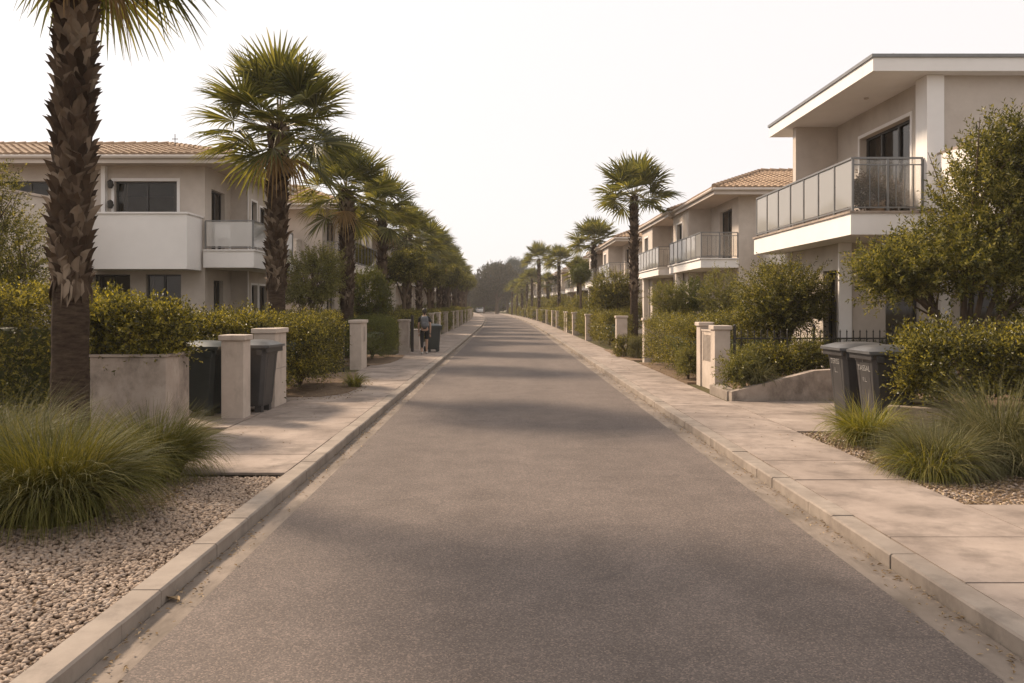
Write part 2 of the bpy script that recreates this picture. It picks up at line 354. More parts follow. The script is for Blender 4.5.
def grass_mesh(mb, n, r0, H, spread=.9, w=.006, m=0, seg=6, seed=0, lean=(0,0), var=.35, curl=1.0):
    g = np.random.default_rng(seed)
    az = g.uniform(0, 2*np.pi, n); rr = r0*np.sqrt(g.uniform(0,1,n))
    base = np.c_[np.cos(az)*rr, np.sin(az)*rr, np.zeros(n)]
    tilt = np.clip(g.beta(1.6,1.5,n)*1.05*spread, .05, 1.4); az2 = az + g.normal(0,.55,n)
    L = H*1.14*(1+g.normal(0,var*.5,n)).clip(.35,1.18)
    bendk = g.uniform(.7,2.1,n)*curl*(.4+tilt)
    p = base.copy(); pts = [p.copy()]; a = tilt*.55
    for k in range(seg):
        d = np.c_[np.cos(az2)*np.sin(a)+lean[0]*.1, np.sin(az2)*np.sin(a)+lean[1]*.1, np.cos(a)]
        p = p + d*(L/seg)[:,None]; p[:,2] = np.maximum(p[:,2], .015); pts.append(p.copy()); a = a + bendk/seg*1.5; az2 = az2 + g.normal(0,.06,n)
    pts = np.stack(pts,1); side = np.c_[-np.sin(az2), np.cos(az2), g.normal(0,.3,n)]; side = unit(side + g.normal(0,.4,side.shape))
    ww = w*g.uniform(.6,1.3,n)[:,None,None]*np.linspace(1,.12,seg+1)[None,:,None]
    A = pts - side[:,None]*ww; B = pts + side[:,None]*ww
    V = np.stack([A,B],2).reshape(-1,3); st = (np.arange(n)*(seg+1)*2)[:,None,None]; k = np.arange(seg)[None,:,None]*2
    Fc = (st + k + np.array([0,1,3,2])[None,None]).reshape(-1,4)
    mb.add(V, Fc, m)
def fan_leaf(mb, O, axis, nrm, pet, L, m_leaf, m_pet, nseg=30, arc=2.25, droop=.5, g=rng, w=.02):
    axis = axis/np.linalg.norm(axis); S = np.cross(axis, nrm); S /= np.linalg.norm(S); N = np.cross(S, axis)
    H = O + axis*pet*.5 + N*.0; H2 = O + axis*pet; H2 = H2 + np.array([0,0,-.06*pet])
    mb.tube([O, H, H2], [w, w*.7, w*.45], 4, m_pet, cap=False)
    O = H2; ang = np.linspace(-arc, arc, nseg); da = ang[1]-ang[0]
    ln = L*(.72+.28*np.cos(ang*.55))*g.uniform(.9,1.06,nseg)
    tw = g.normal(0,.05,nseg)
    d = np.cos(ang)[:,None]*axis + np.sin(ang)[:,None]*S
    d = unit(d + N*(.16*np.abs(ang)[:,None]**1.2*.6) + tw[:,None]*N)
    sd = unit(np.cross(N, d))
    st = [0.03, .3, .52, .78, 1.0]; dr = np.array([0, .01, .05, .22, .55])*droop
    V = []
    half = np.tan(da/2)
    for k, s in enumerate(st):
        C = O + d*(ln*s)[:,None]; C = C + np.array([0,0,-1.])*(ln*dr[k])[:,None]*g.uniform(.6,1.4,(nseg,1))
        wd = (ln*s*half if s <= .52 else ln*.52*half*(1.0-(s-.52)/.48*.93))[:,None]
        V += [C - sd*wd + N*wd*.35, C - N*wd*.35, C + sd*wd + N*wd*.35]
    V = np.stack(V, 1).reshape(-1,3); i = (np.arange(nseg)*15)[:,None]; fs = []
    for k in range(4):
        b = k*3; fs += [i+[b,b+1,b+4,b+3], i+[b+1,b+2,b+5,b+4]]
    mb.add(V, np.concatenate(fs,0), m_leaf)
def make_palm(name, label, loc, H=5.7, seed=0, nleaf=46, group=None, skirt=1.9, nseg=30, r=.2, detail=1, crownR=1.9, lean=(0,0), low=-.65, dead=4):
    g = np.random.default_rng(seed)
    t = thing(name, label, 'palm tree', loc, 0, group)
    zt = H - .55
    tb = MB(); zs = np.linspace(-.15, zt+.35, 150)
    rad = r*(1.12 - .12*np.clip(zs/2,0,1))*np.where(zs < skirt, 1 + .02*np.abs(np.sin(zs*41)) + .02*np.sin(zs*9) + g.normal(0,.012,len(zs)), .93); rad[zs > zt] *= .8
    ctr = lambda z: np.array([lean[0]*(z/H)**2, lean[1]*(z/H)**2, z])
    tb.tube([ctr(z) for z in zs], rad, 20); tb.build('trunk', M['trunk_fibre'], t, smooth=True)
    sb = MB(); z = skirt; k = 0; dz = .0078 if detail else .02
    V = []; Fc = []
    while z < zt + .3:
        a = k*2.39996 + g.normal(0,.06); f = min(1, .6 + (z-skirt)/.8)
        w = (.078 if detail else .095)*g.uniform(.8,1.2)*f; ln = .105*g.uniform(.7,1.35)*f; out = (.072+.022*g.normal())*f
        c = ctr(z); er = np.array([math.cos(a), math.sin(a), 0]); et = np.array([-math.sin(a), math.cos(a), 0]); ez = np.array([0,0,1.]); rr = r*.9
        skew = g.normal(0,.03)
        b = len(V)
        V += [c+er*(rr-.03)-et*w-ez*.05, c+er*(rr+.02)-ez*.11, c+er*(rr-.03)+et*w-ez*.05,
              c+er*(rr+out*.3)-et*w*.8+ez*ln*.35, c+er*(rr+out*.85)+ez*ln*.2, c+er*(rr+out*.3)+et*w*.8+ez*ln*.35,
              c+er*(rr+out*.75)-et*w*.38+ez*ln*.8+et*skew, c+er*(rr+out*1.15)+ez*ln*.72+et*skew, c+er*(rr+out*.75)+et*w*.38+ez*ln*.8+et*skew,
              c+er*(rr+out*1.4)+ez*ln*1.0+et*skew*1.5]
        Fc += [(b,b+1,b+4,b+3),(b+1,b+2,b+5,b+4),(b+3,b+4,b+7,b+6),(b+4,b+5,b+8,b+7),(b+6,b+7,b+9,b+9),(b+7,b+8,b+9,b+9)]
        z += dz; k += 1
    V = np.array(V); q = np.array([f for f in Fc if f[2] != f[3]]); tr = np.array([f[:3] for f in Fc if f[2] == f[3]])
    sb.add(V, q); sb.f.append(tr); sb.mi.append(np.zeros(len(tr)))
    if detail:   # frayed ends hanging below the lowest scales
        for i in range(38):
            a = g.uniform(0,6.28); er = np.array([math.cos(a), math.sin(a), 0]); et = np.array([-er[1], er[0], 0]); c = ctr(skirt)+er*(r*1.0); l = g.uniform(.08,.26); w = g.uniform(.015,.05)
            sb.add([c-et*w+[0,0,.08], c+et*w+[0,0,.08], c+et*w*.7+er*.04-[0,0,l*.5], c-et*w*.6+er*.03-[0,0,l]], [(0,1,2,3)])
    sb.build('bark_scales', M['boot'], t)
    cb = MB(); top = ctr(H-.35)
    for i in range(nleaf):
        u = (i+.5)/nleaf; el = (1.45 - (1.45-low)*u**.9) + g.normal(0,.17); az = i*2.39996 + g.normal(0,.15)
        ax = np.array([math.cos(az)*math.cos(el), math.sin(az)*math.cos(el), math.sin(el)])
        nr = np.array([-math.cos(az)*math.sin(el), -math.sin(az)*math.sin(el), math.cos(el)]) + g.normal(0,.28,3)
        L = crownR*.54*g.uniform(.85,1.1); pet = (crownR-L)*g.uniform(.8,1.15)
        ax2 = unit(ax + np.array([0,0,-.12*math.cos(el)]))
        fan_leaf(cb, top + ax*.08 + np.array([0,0,.12*(1-u)]), ax2, nr, pet, L, 0, 1, nseg, 2.1*g.uniform(.8,1.05), .08+.30*u, g, .018)
    for i in range(dead):
        az = g.uniform(0,6.28); el = low-.5+g.normal(0,.15)
        ax = np.array([math.cos(az)*math.cos(el), math.sin(az)*math.cos(el), math.sin(el)]); nr = np.array([-math.cos(az)*math.sin(el), -math.sin(az)*math.sin(el), math.cos(el)])
        fan_leaf(cb, top - np.array([0,0,.05]), ax, nr, crownR*.3, crownR*.38, 2, 2, 18, 1.2, 1.0, g, .014)
    cb.build('crown', [M['palm'], M['petiole'], M['dead']], t)
    return t
SUN_E, SKY_K, VEIL, HAZE, EXPO = 4.8, .6, (.69,.66,.655), .00045, .45

M['dry_shrub'] = leafmat('dry_brown_shrub', [(.1,(.05,.032,.022)),(.5,(.115,.08,.055)),(.9,(.24,.18,.13))], .15, (1.1,.95,.8), .8, .1)
# ================================================================== SETTING
def strip(mb, xa, xb, y0, y1, z, step=4.0, z2=None, m=0):
    n = max(1, int(math.ceil((y1-y0)/step))); ys = np.linspace(y0, y1, n+1); o = bend(ys) if y1 > 55 else np.zeros(n+1)
    V = np.concatenate([np.c_[xa+o, ys, np.full(n+1, z)], np.c_[xb+o, ys, np.full(n+1, z if z2 is None else z2)]])
    mb.add(V, [(i, n+1+i, n+2+i, i+1) for i in range(n)], m)
YEND = 235
g = MB()
N_ = 40
xs = np.linspace(-900, 900, N_+1); ys = np.linspace(-200, 1600, N_+1)
V = np.array([(x, y, -.05) for y in ys for x in xs])
g.add(V, [(j*(N_+1)+i, j*(N_+1)+i+1, (j+1)*(N_+1)+i+1, (j+1)*(N_+1)+i) for j in range(N_) for i in range(N_)])
structure('ground', g, M['terrain'])
g = MB(); strip(g, -2.06, 2.63, -8, YEND, 0, 3); structure('gutter', g, M['gutterstrip'])
g = MB(); strip(g, -1.85, 2.38, -8, YEND, .007, 3); strip(g, -1.85, -1.852, -8, YEND, .007, 3, -.01); strip(g, 2.382, 2.38, -8, YEND, -.01, 3, .007)
structure('road', g, M['asphalt'])
# kerb stones, one run per side, with open joints and slightly uneven setting
def kerb(x0, x1, lens, y0):
    mb = MB(); y = y0; r = random.Random(int(x0*10)); k = 0
    while y < YEND-2:
        L = lens[k % len(lens)] * r.uniform(.97,1.03); gp = .009 if y < 60 else .02
        if y > 60: L *= 3
        a, b = float(bend(y)), float(bend(y+L)); dx = r.uniform(-.005,.005); dz = r.uniform(-.004,.004); c = .012
        prof = [(x0,-.05),(x0,.1-c),(x0+c,.1),(x1-c*.4,.1),(x1,.1-c*.4),(x1,-.05)] if x0 > 0 and abs(x0) < abs(x1) else [(x0,-.05),(x0,.1-c*.4),(x0+c*.4,.1),(x1-c,.1),(x1,.1-c),(x1,-.05)]
        V = [(px+a+dx, y+gp/2, pz+dz) for px, pz in prof] + [(px+b+dx, y+L-gp/2, pz+dz) for px, pz in prof]
        mb.add(V, [(i,i+1,7+i,6+i) for i in range(5)]); mb.ngon(V[:6]); mb.ngon(V[6:][::-1]); y += L; k += 1
    structure('kerb', mb, M['kerb'])
    g = MB(); strip(g, x0+.01, x1-.004, -8, YEND, .085, 3); structure('kerb_bed', g, M['joint'])
kerb(-2.25, -2.07, [.5,.93,.72,1.0,.9], .35)
kerb(2.64, 2.82, [1.0,.52,.98,.47,1.0,1.0], .62)
# pavements: slabs with open joints over a dark bed
def slabs(x0, x1, y0, y1, L, z=.1, gap=.014, jit=.0025, mb=None, y_bend=True):
    r = random.Random(int(x0*7+y0)); own = mb is None; mb = mb or MB(); y = y0
    while y < y1 - .05:
        l = min(L if y < 60 else L*3, y1-y); a, b = (float(bend(y)), float(bend(y+l))) if y_bend else (0,0); z_ = z + r.uniform(-jit,jit)
        V = [(x0+gap/2+a,y+gap/2,z_),(x1-gap/2+a,y+gap/2,z_),(x1-gap/2+b,y+l-gap/2,z_),(x0+gap/2+b,y+l-gap/2,z_)]
        W = [(p[0],p[1],z-.03) for p in V]; mb.add(V+W, [(0,1,2,3),(0,4,5,1),(1,5,6,2),(2,6,7,3),(3,7,4,0)]); y += l
    return mb
mb = slabs(-3.88, -2.25, 8.42, YEND, 1.05)
structure('pavement', mb, M['paving'])
mb = slabs(2.82, 3.94, -7.93, YEND, 1.0)
slabs(3.94, 6.9, -7.93, 7.07, 1.0, mb=mb)
structure('pavement', mb, M['paving'])
mb = slabs(3.94, 4.9, 11.2, 14.75, .9); slabs(4.9, 6.6, 11.2, 14.75, 1.8, mb=mb)
structure('bin_pad', mb, M['paving'])
mb = slabs(-5.2, -3.89, 11.55, 15.4, 1.95)
structure('bin_pad', mb, M['paving'])
g = MB(); strip(g, -3.9, -2.24, 8.4, YEND, .08, 3); strip(g, 2.81, 3.95, -8, YEND, .08, 3); strip(g, 3.95, 7, -8, 7.08, .08); strip(g, 3.95, 6.7, 11.2, 14.8, .08); strip(g, -5.25, -3.9, 11.5, 15.45, .08)
structure('pavement_bed', g, M['joint'])
g = MB(); strip(g, -60, -3.9, 8.4, YEND, .075, 6); strip(g, 3.95, 60, 7.08, YEND, .072, 6); strip(g, 7, 60, -8, 7.08, .07)
structure('garden_ground', g, M['lawn'])
g = MB(); strip(g, -60, -2.25, -8, 8.41, .045, 6); structure('gravel_bed', g, M['soil'])
g = MB(); strip(g, 3.95, 9, 7.08, 11.19, .078, 1); structure('planting_bed', g, M['soil'])

def pebbles(name, n, xr, yr, z, size, mat, seed, flat=.6, parent=None, dens=None):
    r = np.random.default_rng(seed)
    bm = bmesh.new(); bmesh.ops.create_icosphere(bm, subdivisions=1, radius=1); V0 = np.array([v.co[:] for v in bm.verts]); F0 = np.array([[v.index for v in f.verts] for f in bm.faces]); bm.free()
    if dens is None: P = np.c_[r.uniform(*xr, n), r.uniform(*yr, n)]
    else: P = dens(r, n)
    n = len(P); S = size*r.uniform(.55,1.35,(n,1))*np.stack([r.uniform(.9,1.5,n), r.uniform(.7,1,n), r.uniform(.4,.8,n)*flat/.6],1)
    V = V0[None]*(1+r.normal(0,.10,(n,12,1)))*S[:,None]
    a = r.uniform(0,6.28,n); t1 = r.normal(0,.35,n)
    c, s = np.cos(t1)[:,None], np.sin(t1)[:,None]; x, zz = V[...,0]*c - V[...,2]*s, V[...,0]*s + V[...,2]*c
    c, s = np.cos(a)[:,None], np.sin(a)[:,None]; X, Y = x*c - V[...,1]*s, x*s + V[...,1]*c
    V = np.stack([X + P[:,:1], Y + P[:,1:], zz + z + r.uniform(-.3,1.1,(n,1))*size*.5], -1)
    mb = MB(); mb.add(V.reshape(-1,3), (F0[None] + (np.arange(n)*12)[:,None,None]).reshape(-1,3))
    return tag(mb.build(name, mat, smooth=True), kind='stuff')
def d_left(r, n):
    y = 3.3 + (8.4-3.3)*r.uniform(0,1,n)**.85; x = -2.27 - r.uniform(0,1,n)*(np.minimum(4.2, .66*y+.2) - .1); return np.c_[x, y]
pebbles('gravel', 40000, None, None, .055, .0155, M['pebble'], 3, dens=d_left)
def d_right(r, n):
    return np.c_[3.97 + 3.2*r.uniform(0,1,n)**1.3, r.uniform(7.1, 11.18, n)]
pebbles('gravel', 5200, None, None, .08, .017, M['pebble'], 4, dens=d_right)
def litter(name, n, dens, z, size, seed):
    r = np.random.default_rng(seed); P = dens(r, n); n = len(P)
    a = r.uniform(0,6.28,n); D = np.c_[np.cos(a), np.sin(a), r.normal(0,.18,n)]; Nn = np.c_[r.normal(0,.3,n), r.normal(0,.3,n), np.ones(n)]
    mb = MB(); add_leaves(mb, np.c_[P, z + r.uniform(0,.012,n)], D, Nn, size*r.uniform(.5,1.4,n), size*.45*r.uniform(.5,1.3,n), fold=.3)
    return tag(mb.build(name, M['litter']), kind='stuff')
def d_gut(r, n):
    k = n//2; y = np.concatenate([3 + 30*r.uniform(0,1,k)**1.6, 3 + 30*r.uniform(0,1,n-k)**1.6])
    return np.c_[np.concatenate([-2.06 + .2*np.abs(r.normal(0,.45,k)).clip(0,1.2), 2.63 - .26*np.abs(r.normal(0,.4,n-k)).clip(0,1.2)]), y]
litter('leaf_litter', 1700, d_gut, .008, .032, 5)
litter('leaf_litter', 5200, lambda r, n: np.c_[3.97+3.4*r.uniform(0,1,n)**1.2, r.uniform(7.1,11.15,n)], .088, .045, 6)
litter('leaf_litter', 2600, lambda r, n: np.c_[-2.9-1.9*r.uniform(0,1,n), np.where(r.uniform(0,1,n)<.6, r.normal(7.3,.55,n), r.uniform(14.9,19,n)).clip(5.6,19)], .1, .04, 7)
litter('leaf_litter', 260, lambda r, n: np.c_[np.where(r.uniform(0,1,n)<.5, r.uniform(-3.8,-2.3,n), r.uniform(2.9,3.9,n)), r.uniform(8.6,34,n)], .104, .03, 8)
# soil beds under the left and right hedges
def bed(poly, z=.112):
    mb = MB(); mb.prism(poly, .06, z); return structure('soil_bed', mb, M['soil'])
bed([(-5.6,15.3),(-3.45,15.45),(-3.1,16.1),(-3.05,17.5),(-3.5,18.6),(-3.75,21),(-5.6,21)])
bed([(-5.6,23.6),(-3.7,23.6),(-3.45,24.6),(-3.4,27),(-3.5,28.6),(-5.6,28.6)])
bed([(4.0,18.2),(5.6,18.2),(5.6,24.6),(3.96,24.6)],.118)
bed([(3.9,25.6),(5.6,25.6),(5.6,32),(3.8,32),(3.75,28)],.116)

# ================================================================== HOUSES
class H:
    """collects parts of one house; sx mirrors a right-hand plan for the left-hand side"""
    def __init__(s, root, sx=1): s.root = root; s.sx = sx
    def put(s, name, mb, mat, parent=None, **k):
        if s.sx < 0: mb.xf(np.diag([-1.,1,1,1]))
        return mb.build(name, mat, parent or s.root, **k)
def wall(mb, p0, d, L, z0, z1, ops=(), t=.22, m=0):
    """wall face from p0 along d, outward normal (d.y,-d.x), openings (u0,u1,v0,v1)"""
    d = np.array(d, float); n = np.array([d[1], -d[0]]); p0 = np.array(p0, float)
    P = lambda u, z, o: (p0[0]+d[0]*u+n[0]*o, p0[1]+d[1]*u+n[1]*o, z)
    us = sorted({0, L, *[o[0] for o in ops], *[o[1] for o in ops]}); zs = sorted({z0, z1, *[o[2] for o in ops], *[o[3] for o in ops]})
    for i in range(len(us)-1):
        for j in range(len(zs)-1):
            uc, zc = (us[i]+us[i+1])/2, (zs[j]+zs[j+1])/2
            if any(o[0] < uc < o[1] and o[2] < zc < o[3] for o in ops): continue
            for o in (0, -t):
                mb.add([P(us[i],zs[j],o),P(us[i+1],zs[j],o),P(us[i+1],zs[j+1],o),P(us[i],zs[j+1],o)], [(0,1,2,3)], m)
    def ring(a,b,c,e):
        for q,w_ in (((a,c),(b,c)),((b,c),(b,e)),((b,e),(a,e)),((a,e),(a,c))):
            mb.add([P(q[0],q[1],0),P(w_[0],w_[1],0),P(w_[0],w_[1],-t),P(q[0],q[1],-t)], [(0,1,2,3)], m)
    for zz in (z0,z1): mb.add([P(0,zz,0),P(L,zz,0),P(L,zz,-t),P(0,zz,-t)], [(0,1,2,3)], m)
    for o in ops: ring(*o)
def window(h, p0, d, op, nm=1, surround=0, curtain=.6, depth=.12, fw=.055, kind='window'):
    d = np.array(d, float); n = np.array([d[1], -d[0]]); p0 = np.array(p0, float); u0,u1,z0,z1 = op
    P = lambda u, z, o: (p0[0]+d[0]*u+n[0]*o, p0[1]+d[1]*u+n[1]*o, z)
    mb = MB()
    def bx(a,b,c,e,o0,o1,mb):
        V = [P(u,z,o) for o in (o0,o1) for z in (c,e) for u in (a,b)]
        mb.add(V, [(0,1,3,2),(4,6,7,5),(0,4,5,1),(2,3,7,6),(0,2,6,4),(1,5,7,3)])
    o0, o1 = -depth-.05, -depth
    e = .003
    bx(u0+e,u0+fw,z0+e,z1-e,o0,o1,mb); bx(u1-fw,u1-e,z0+e,z1-e,o0,o1,mb); bx(u0+fw,u1-fw,z1-fw,z1-e,o0,o1,mb); bx(u0+fw,u1-fw,z0+e,z0+fw,o0,o1,mb)
    for k in range(nm):
        u = u0 + (u1-u0)*(k+1)/(nm+1); bx(u-fw*.55,u+fw*.55,z0+fw,z1-fw,o0,o1+.012,mb)
    w = h.put(kind, mb, M['frame_dark'])
    g = MB(); g.add([P(u0+fw,z0+fw,-depth-.028),P(u1-fw,z0+fw,-depth-.028),P(u1-fw,z1-fw,-depth-.028),P(u0+fw,z1-fw,-depth-.028)], [(0,1,2,3)])
    h.put('pane', g, M['pane'], w)
    if curtain:
        wd = (u1-u0); nn = 40
        for a, b in ((u0+.03, u0+.03+wd*curtain*.45), (u1-.03-wd*curtain*.4, u1-.03)):
            c = MB(); us = np.linspace(a,b,nn); off = -depth-.22 + .025*np.sin(us*55)
            V = [P(u,z,o) for z in (z0+.03,z1-.03) for u,o in zip(us,off)]; c.add(V, [(i,i+1,nn+i+1,nn+i) for i in range(nn-1)])
            h.put('curtain', c, M['curtain'], w, smooth=True)
    if surround:
        s = MB(); q = surround; r = .006
        bx(u0-q,u0-.002,z0-q*.6,z1+q,-.01,r*3,s); bx(u1+.002,u1+q,z0-q*.6,z1+q,-.01,r*3,s); bx(u0-.002,u1+.002,z1+.002,z1+q,-.01,r*3,s); bx(u0-.002,u1+.002,z0-q*.6,z0-.002,-.01,r*5,s)
        h.put('surround', s, M['white_render'], w)
    return w
def tiled(mb, A, B, C, D, m=0, pw=.23, row=.34):
    A,B,C,D = [np.array(q,float) for q in (A,B,C,D)]; e = B-A; Lb = np.linalg.norm(e); e /= Lb
    top = (C+D)/2 - A; f = top - e*(top@e); S = np.linalg.norm(f); f /= S; nrm = np.cross(e, f); nrm = nrm if nrm[2] > 0 else -nrm
    dl = (D-A)@e/S; dr = (C-B)@e/S; v = 0; k = 0
    while v < S-.02:
        v1 = min(v+row, S); vm = (v+v1)/2; a = dl*vm; b = Lb + dr*vm
        if b-a < .1: break
        us = np.arange(math.ceil(a/.0383), math.floor(b/.0383)+1)*.0383; us = np.concatenate([[a], us, [b]])
        hh = .05*np.abs(np.sin(np.pi*us/pw))**.7; off = .5*np.abs(np.sin(np.pi*us/pw))
        hh = hh + .006*np.sin(np.floor(us/pw)*12.9 + k*7.3)
        n = len(us); base = A + e*us[:,None]
        V = np.concatenate([base + f*(v-.01) , base + f*(v-.01) + nrm*(hh+.03)[:,None], base + f*min(v1+.03,S) + nrm*(hh+.004)[:,None]])
        i = np.arange(n-1)[:,None]
        mb.add(V, np.concatenate([i+[0,1,n+1,n], i+[n,n+1,2*n+1,2*n]]), m)
        v = v1; k += 1
    mb.add([A-nrm*.02,B-nrm*.02,C-nrm*.02,D-nrm*.02], [(0,1,2,3)], m)
def hiproof(h, x0, x1, y0, y1, z, rise, run, soff='soffit', gable=False):
    """hip roof, ridge along x; run = how far the ridge end lies in from the street edge x0"""
    ym = (y0+y1)/2; zt = z+.22; mb = MB()
    R0 = (x0+run, ym, zt+rise); R1 = (x1-(0 if gable else run), ym, zt+rise); a = .0
    tiled(mb, (x0,y0,zt),(x1,y0,zt),R1,R0); tiled(mb, (x1,y1,zt),(x0,y1,zt),R0,R1); tiled(mb, (x0,y1,zt),(x0,y0,zt),R0,R0)
    if not gable: tiled(mb, (x1,y0,zt),(x1,y1,zt),R1,R1)
    rf = h.put('roof', mb, M['tile'], smooth=False)
    c = MB()
    def caps(p, q):
        p, q = Vector(p), Vector(q); L = (q-p).length; n = int(L/.36)
        for i in range(n):
            a_ = p.lerp(q,i/n); b_ = p.lerp(q,(i+1.12)/n); c.tube([(a_+Vector((0,0,.05)))[:], (b_+Vector((0,0,.035)))[:]], [.10,.078], 8)
    caps((x0,y0,zt),R0); caps((x0,y1,zt),R0); caps(R0,R1)
    if not gable: caps((x1,y0,zt),R1); caps((x1,y1,zt),R1)
    h.put('ridge_cap', c, M['tile'], rf)
    s = MB(); s.box(x0+.03,x1-.03,y0+.03,y1-.03,z,z+.1); h.put('soffit', s, M['soffit'], rf)
    s = MB(); t = .035
    s.box(x0,x1,y0,y0+t,z-.03,z+.19); s.box(x0,x1,y1-t,y1,z-.03,z+.19); s.box(x0,x0+t,y0+t,y1-t,z-.03,z+.19); s.box(x1-t,x1,y0+t,y1-t,z-.03,z+.19)
    for a_, b_ in (((x0-.05,y0-.05,z+.15),(x1,y0-.05,z+.15)), ((x0-.05,y1+.05,z+.15),(x0-.05,y0-.05,z+.15)), ((x1,y1+.05,z+.15),(x0-.05,y1+.05,z+.15))):
        s.tube([a_,b_],[.06,.06],8)
    h.put('gutter', s, M['gutter'], rf)
    return rf
def railing(h, pts, z, hgt=.95, sp=1.0, bars=None, glass=True, mat='rail'):
    mb = MB(); panels = []
    for si, (a, b) in enumerate(zip(pts[:-1], pts[1:])):
        a, b = Vector((*a, 0)), Vector((*b, 0)); L = (b-a).length; n = max(1, round(L/sp)); d = (b-a).normalized()
        for i in range(n+1):
            p = a.lerp(b, i/n)
            if i == 0 and si > 0: continue
            mb.box(p.x-.02,p.x+.02,p.y-.02,p.y+.02,z,z+hgt-.02)
        mb.bar((a.x,a.y,z+hgt),(b.x,b.y,z+hgt),.055,.035); mb.bar((a.x,a.y,z+.07),(b.x,b.y,z+.07),.035,.03)
        if bars and si in bars:
            mb.bar((a.x,a.y,z+hgt-.12),(b.x,b.y,z+hgt-.12),.025,.02)
            for k in range(1, int(L/.16)):
                p = a + d*(k*.16); mb.box(p.x-.008,p.x+.008,p.y-.008,p.y+.008,z+.08,z+hgt-.12)
        if glass:
            for i in range(n):
                p, q = a.lerp(b, i/n)+d*.035, a.lerp(b,(i+1)/n)-d*.035; panels.append((p,q,bool(bars) and si in bars))
    r = h.put('railing', mb, M[mat])
    for p, q, clear in panels:
        g = MB(); n = Vector((-(q-p).y, (q-p).x, 0)).normalized()*.004
        V = [(*(p+s*n).xy[:], zz) for zz in (z+.1, z+hgt-.03) for s in (-1,1)] + [(*(q+s*n).xy[:], zz) for zz in (z+.1, z+hgt-.03) for s in (-1,1)]
        g.add(V, [(0,4,6,2),(1,3,7,5),(0,1,5,4),(2,6,7,3)]); h.put('glass_panel', g, M['clearglass' if clear else 'railglass'], r)
    return r
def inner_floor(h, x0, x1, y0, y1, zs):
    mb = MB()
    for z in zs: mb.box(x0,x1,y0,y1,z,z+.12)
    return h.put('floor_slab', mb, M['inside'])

def villa(sx, loc, label, variant=0, group=None, curtain=.6, scale=1):
    """street house: wall corner nearest the camera at the origin, x runs away from the street, y along it"""
    root = thing('villa', label, 'house', loc, 0, group, scale); h = H(root, sx)
    zc = 5.86; D = 7.2; W = 8.5; jut = -.95; yj = 4.1
    up = (.9, 2.7, 3.62, 5.55); lo = (.9, 2.5, .1, 2.45); w = MB()
    # openings measured from the far end of each street wall (it runs far -> near)
    L1 = yj; s1 = [(L1-up[1], L1-up[0], up[2], up[3]), (L1-lo[1], L1-lo[0], lo[2], lo[3])]
    L2 = D-yj; s2 = [(.8, 1.9, 4.3, 5.4), (.9, 1.9, .9, 2.3)]
    f = [(2.6,4.0,4.4,5.5),(2.6,4.2,.9,2.4)] if variant == 1 else []
    wall(w, (0,0), (1,0), W, 0, zc, f)
    wall(w, (0,yj), (0,-1), L1, 0, zc, s1)
    wall(w, (jut,yj), (1,0), -jut, 0, zc, [])
    wall(w, (jut,D), (0,-1), L2, 0, zc, s2)
    wall(w, (W,D), (-1,0), W-jut, 0, zc, [])
    wall(w, (W,0), (0,1), D, 0, zc, [])
    h.put('wall', w, M['stucco' if variant != 2 else 'stucco_pale'])
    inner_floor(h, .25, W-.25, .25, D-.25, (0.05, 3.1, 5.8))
    for o in s1: window(h, (0,yj), (0,-1), o, 1, .0, curtain)
    for o in s2: window(h, (jut,D), (0,-1), o, 1, .08, curtain)
    for o in f: window(h, (0,0), (1,0), o, 1, .08, curtain)
    b = MB(); b.box(-1.4, -.003, .0, 5.9, 3.22, 3.53); b.box(-1.45,-.003,-.05,5.95,3.53,3.575)
    b.box(jut-.003,jut+.003,4.2,5.8,3.3,3.5)
    h.put('balcony', b, M['white_render'])
    railing(h, [(-.03,.02),(-1.38,.02),(-1.38,5.85),(jut-.03,5.85)], 3.575, .95, .78, bars=(0,))
    for q in ((-1.25,-1.0,4.9,5.15,0,3.22),(-.32,-.003,3.7,4.09,0,3.2)): c = MB(); c.box(*q); h.put('column', c, M['stucco_pale'])
    p = MB(); p.box(.9, 4.6, -.75, -.003, 3.3, 4.55); p.box(.86,4.64,-.79,-.003,4.55,4.6); h.put('parapet', p, M['stucco_pale'])
    hiproof(h, -1.1, W+.5, -.75, D+.5, zc, 1.25, 3.0)
    return root

# ---- left corner house
t = thing('villa', 'two storey corner house with solid white parapet balcony behind the foreground palm', 'house', (0,0,0)); h = H(t)
FY = 24.8; X1 = -9.05; XB = -8.49; w = MB()
d1 = 18
fo = [(d1-(14.95-9.05), d1-(13.75-9.05), 4.75, 5.55), (d1-2.72, d1-.84, 3.6, 5.55), (d1-3.35, d1-2.25, .3, 2.75), (d1-1.78, d1-.72, .3, 2.75)]
wall(w, (X1-d1,FY), (1,0), d1, 0, 6, fo)
so = [(.55,1.75,3.55,5.4), (.75,1.6,.1,2.6)]
wall(w, (X1,FY), (0,1), 2.35, 0, 6, so)
wall(w, (X1,FY+2.35), (1,0), XB-X1, 0, 6)
sb = [(.35,.95,3.55,5.3),(1.3,2.2,4.1,5.2),(.35,1.0,.9,2.5),(1.2,2.2,.9,2.5)]
wall(w, (XB,FY+2.35), (0,1), 3.4, 0, 6, sb)
wall(w, (XB,FY+5.75), (-1,0), 18, 0, 6)
h.put('wall', w, M['stucco'])
for q in ((XB-.004,XB+.03,FY+2.3,FY+2.345,0,6),(-12.1,-11.98,FY-.16,FY-.003,4.4,5.99)): w = MB(); w.box(*q); h.put('pilaster', w, M['white_render'])
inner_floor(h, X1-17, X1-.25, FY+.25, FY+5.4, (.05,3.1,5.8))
for k, o in enumerate(fo): window(h, (X1-d1,FY), (1,0), o, 1, .09 if k == 1 else 0, .25)
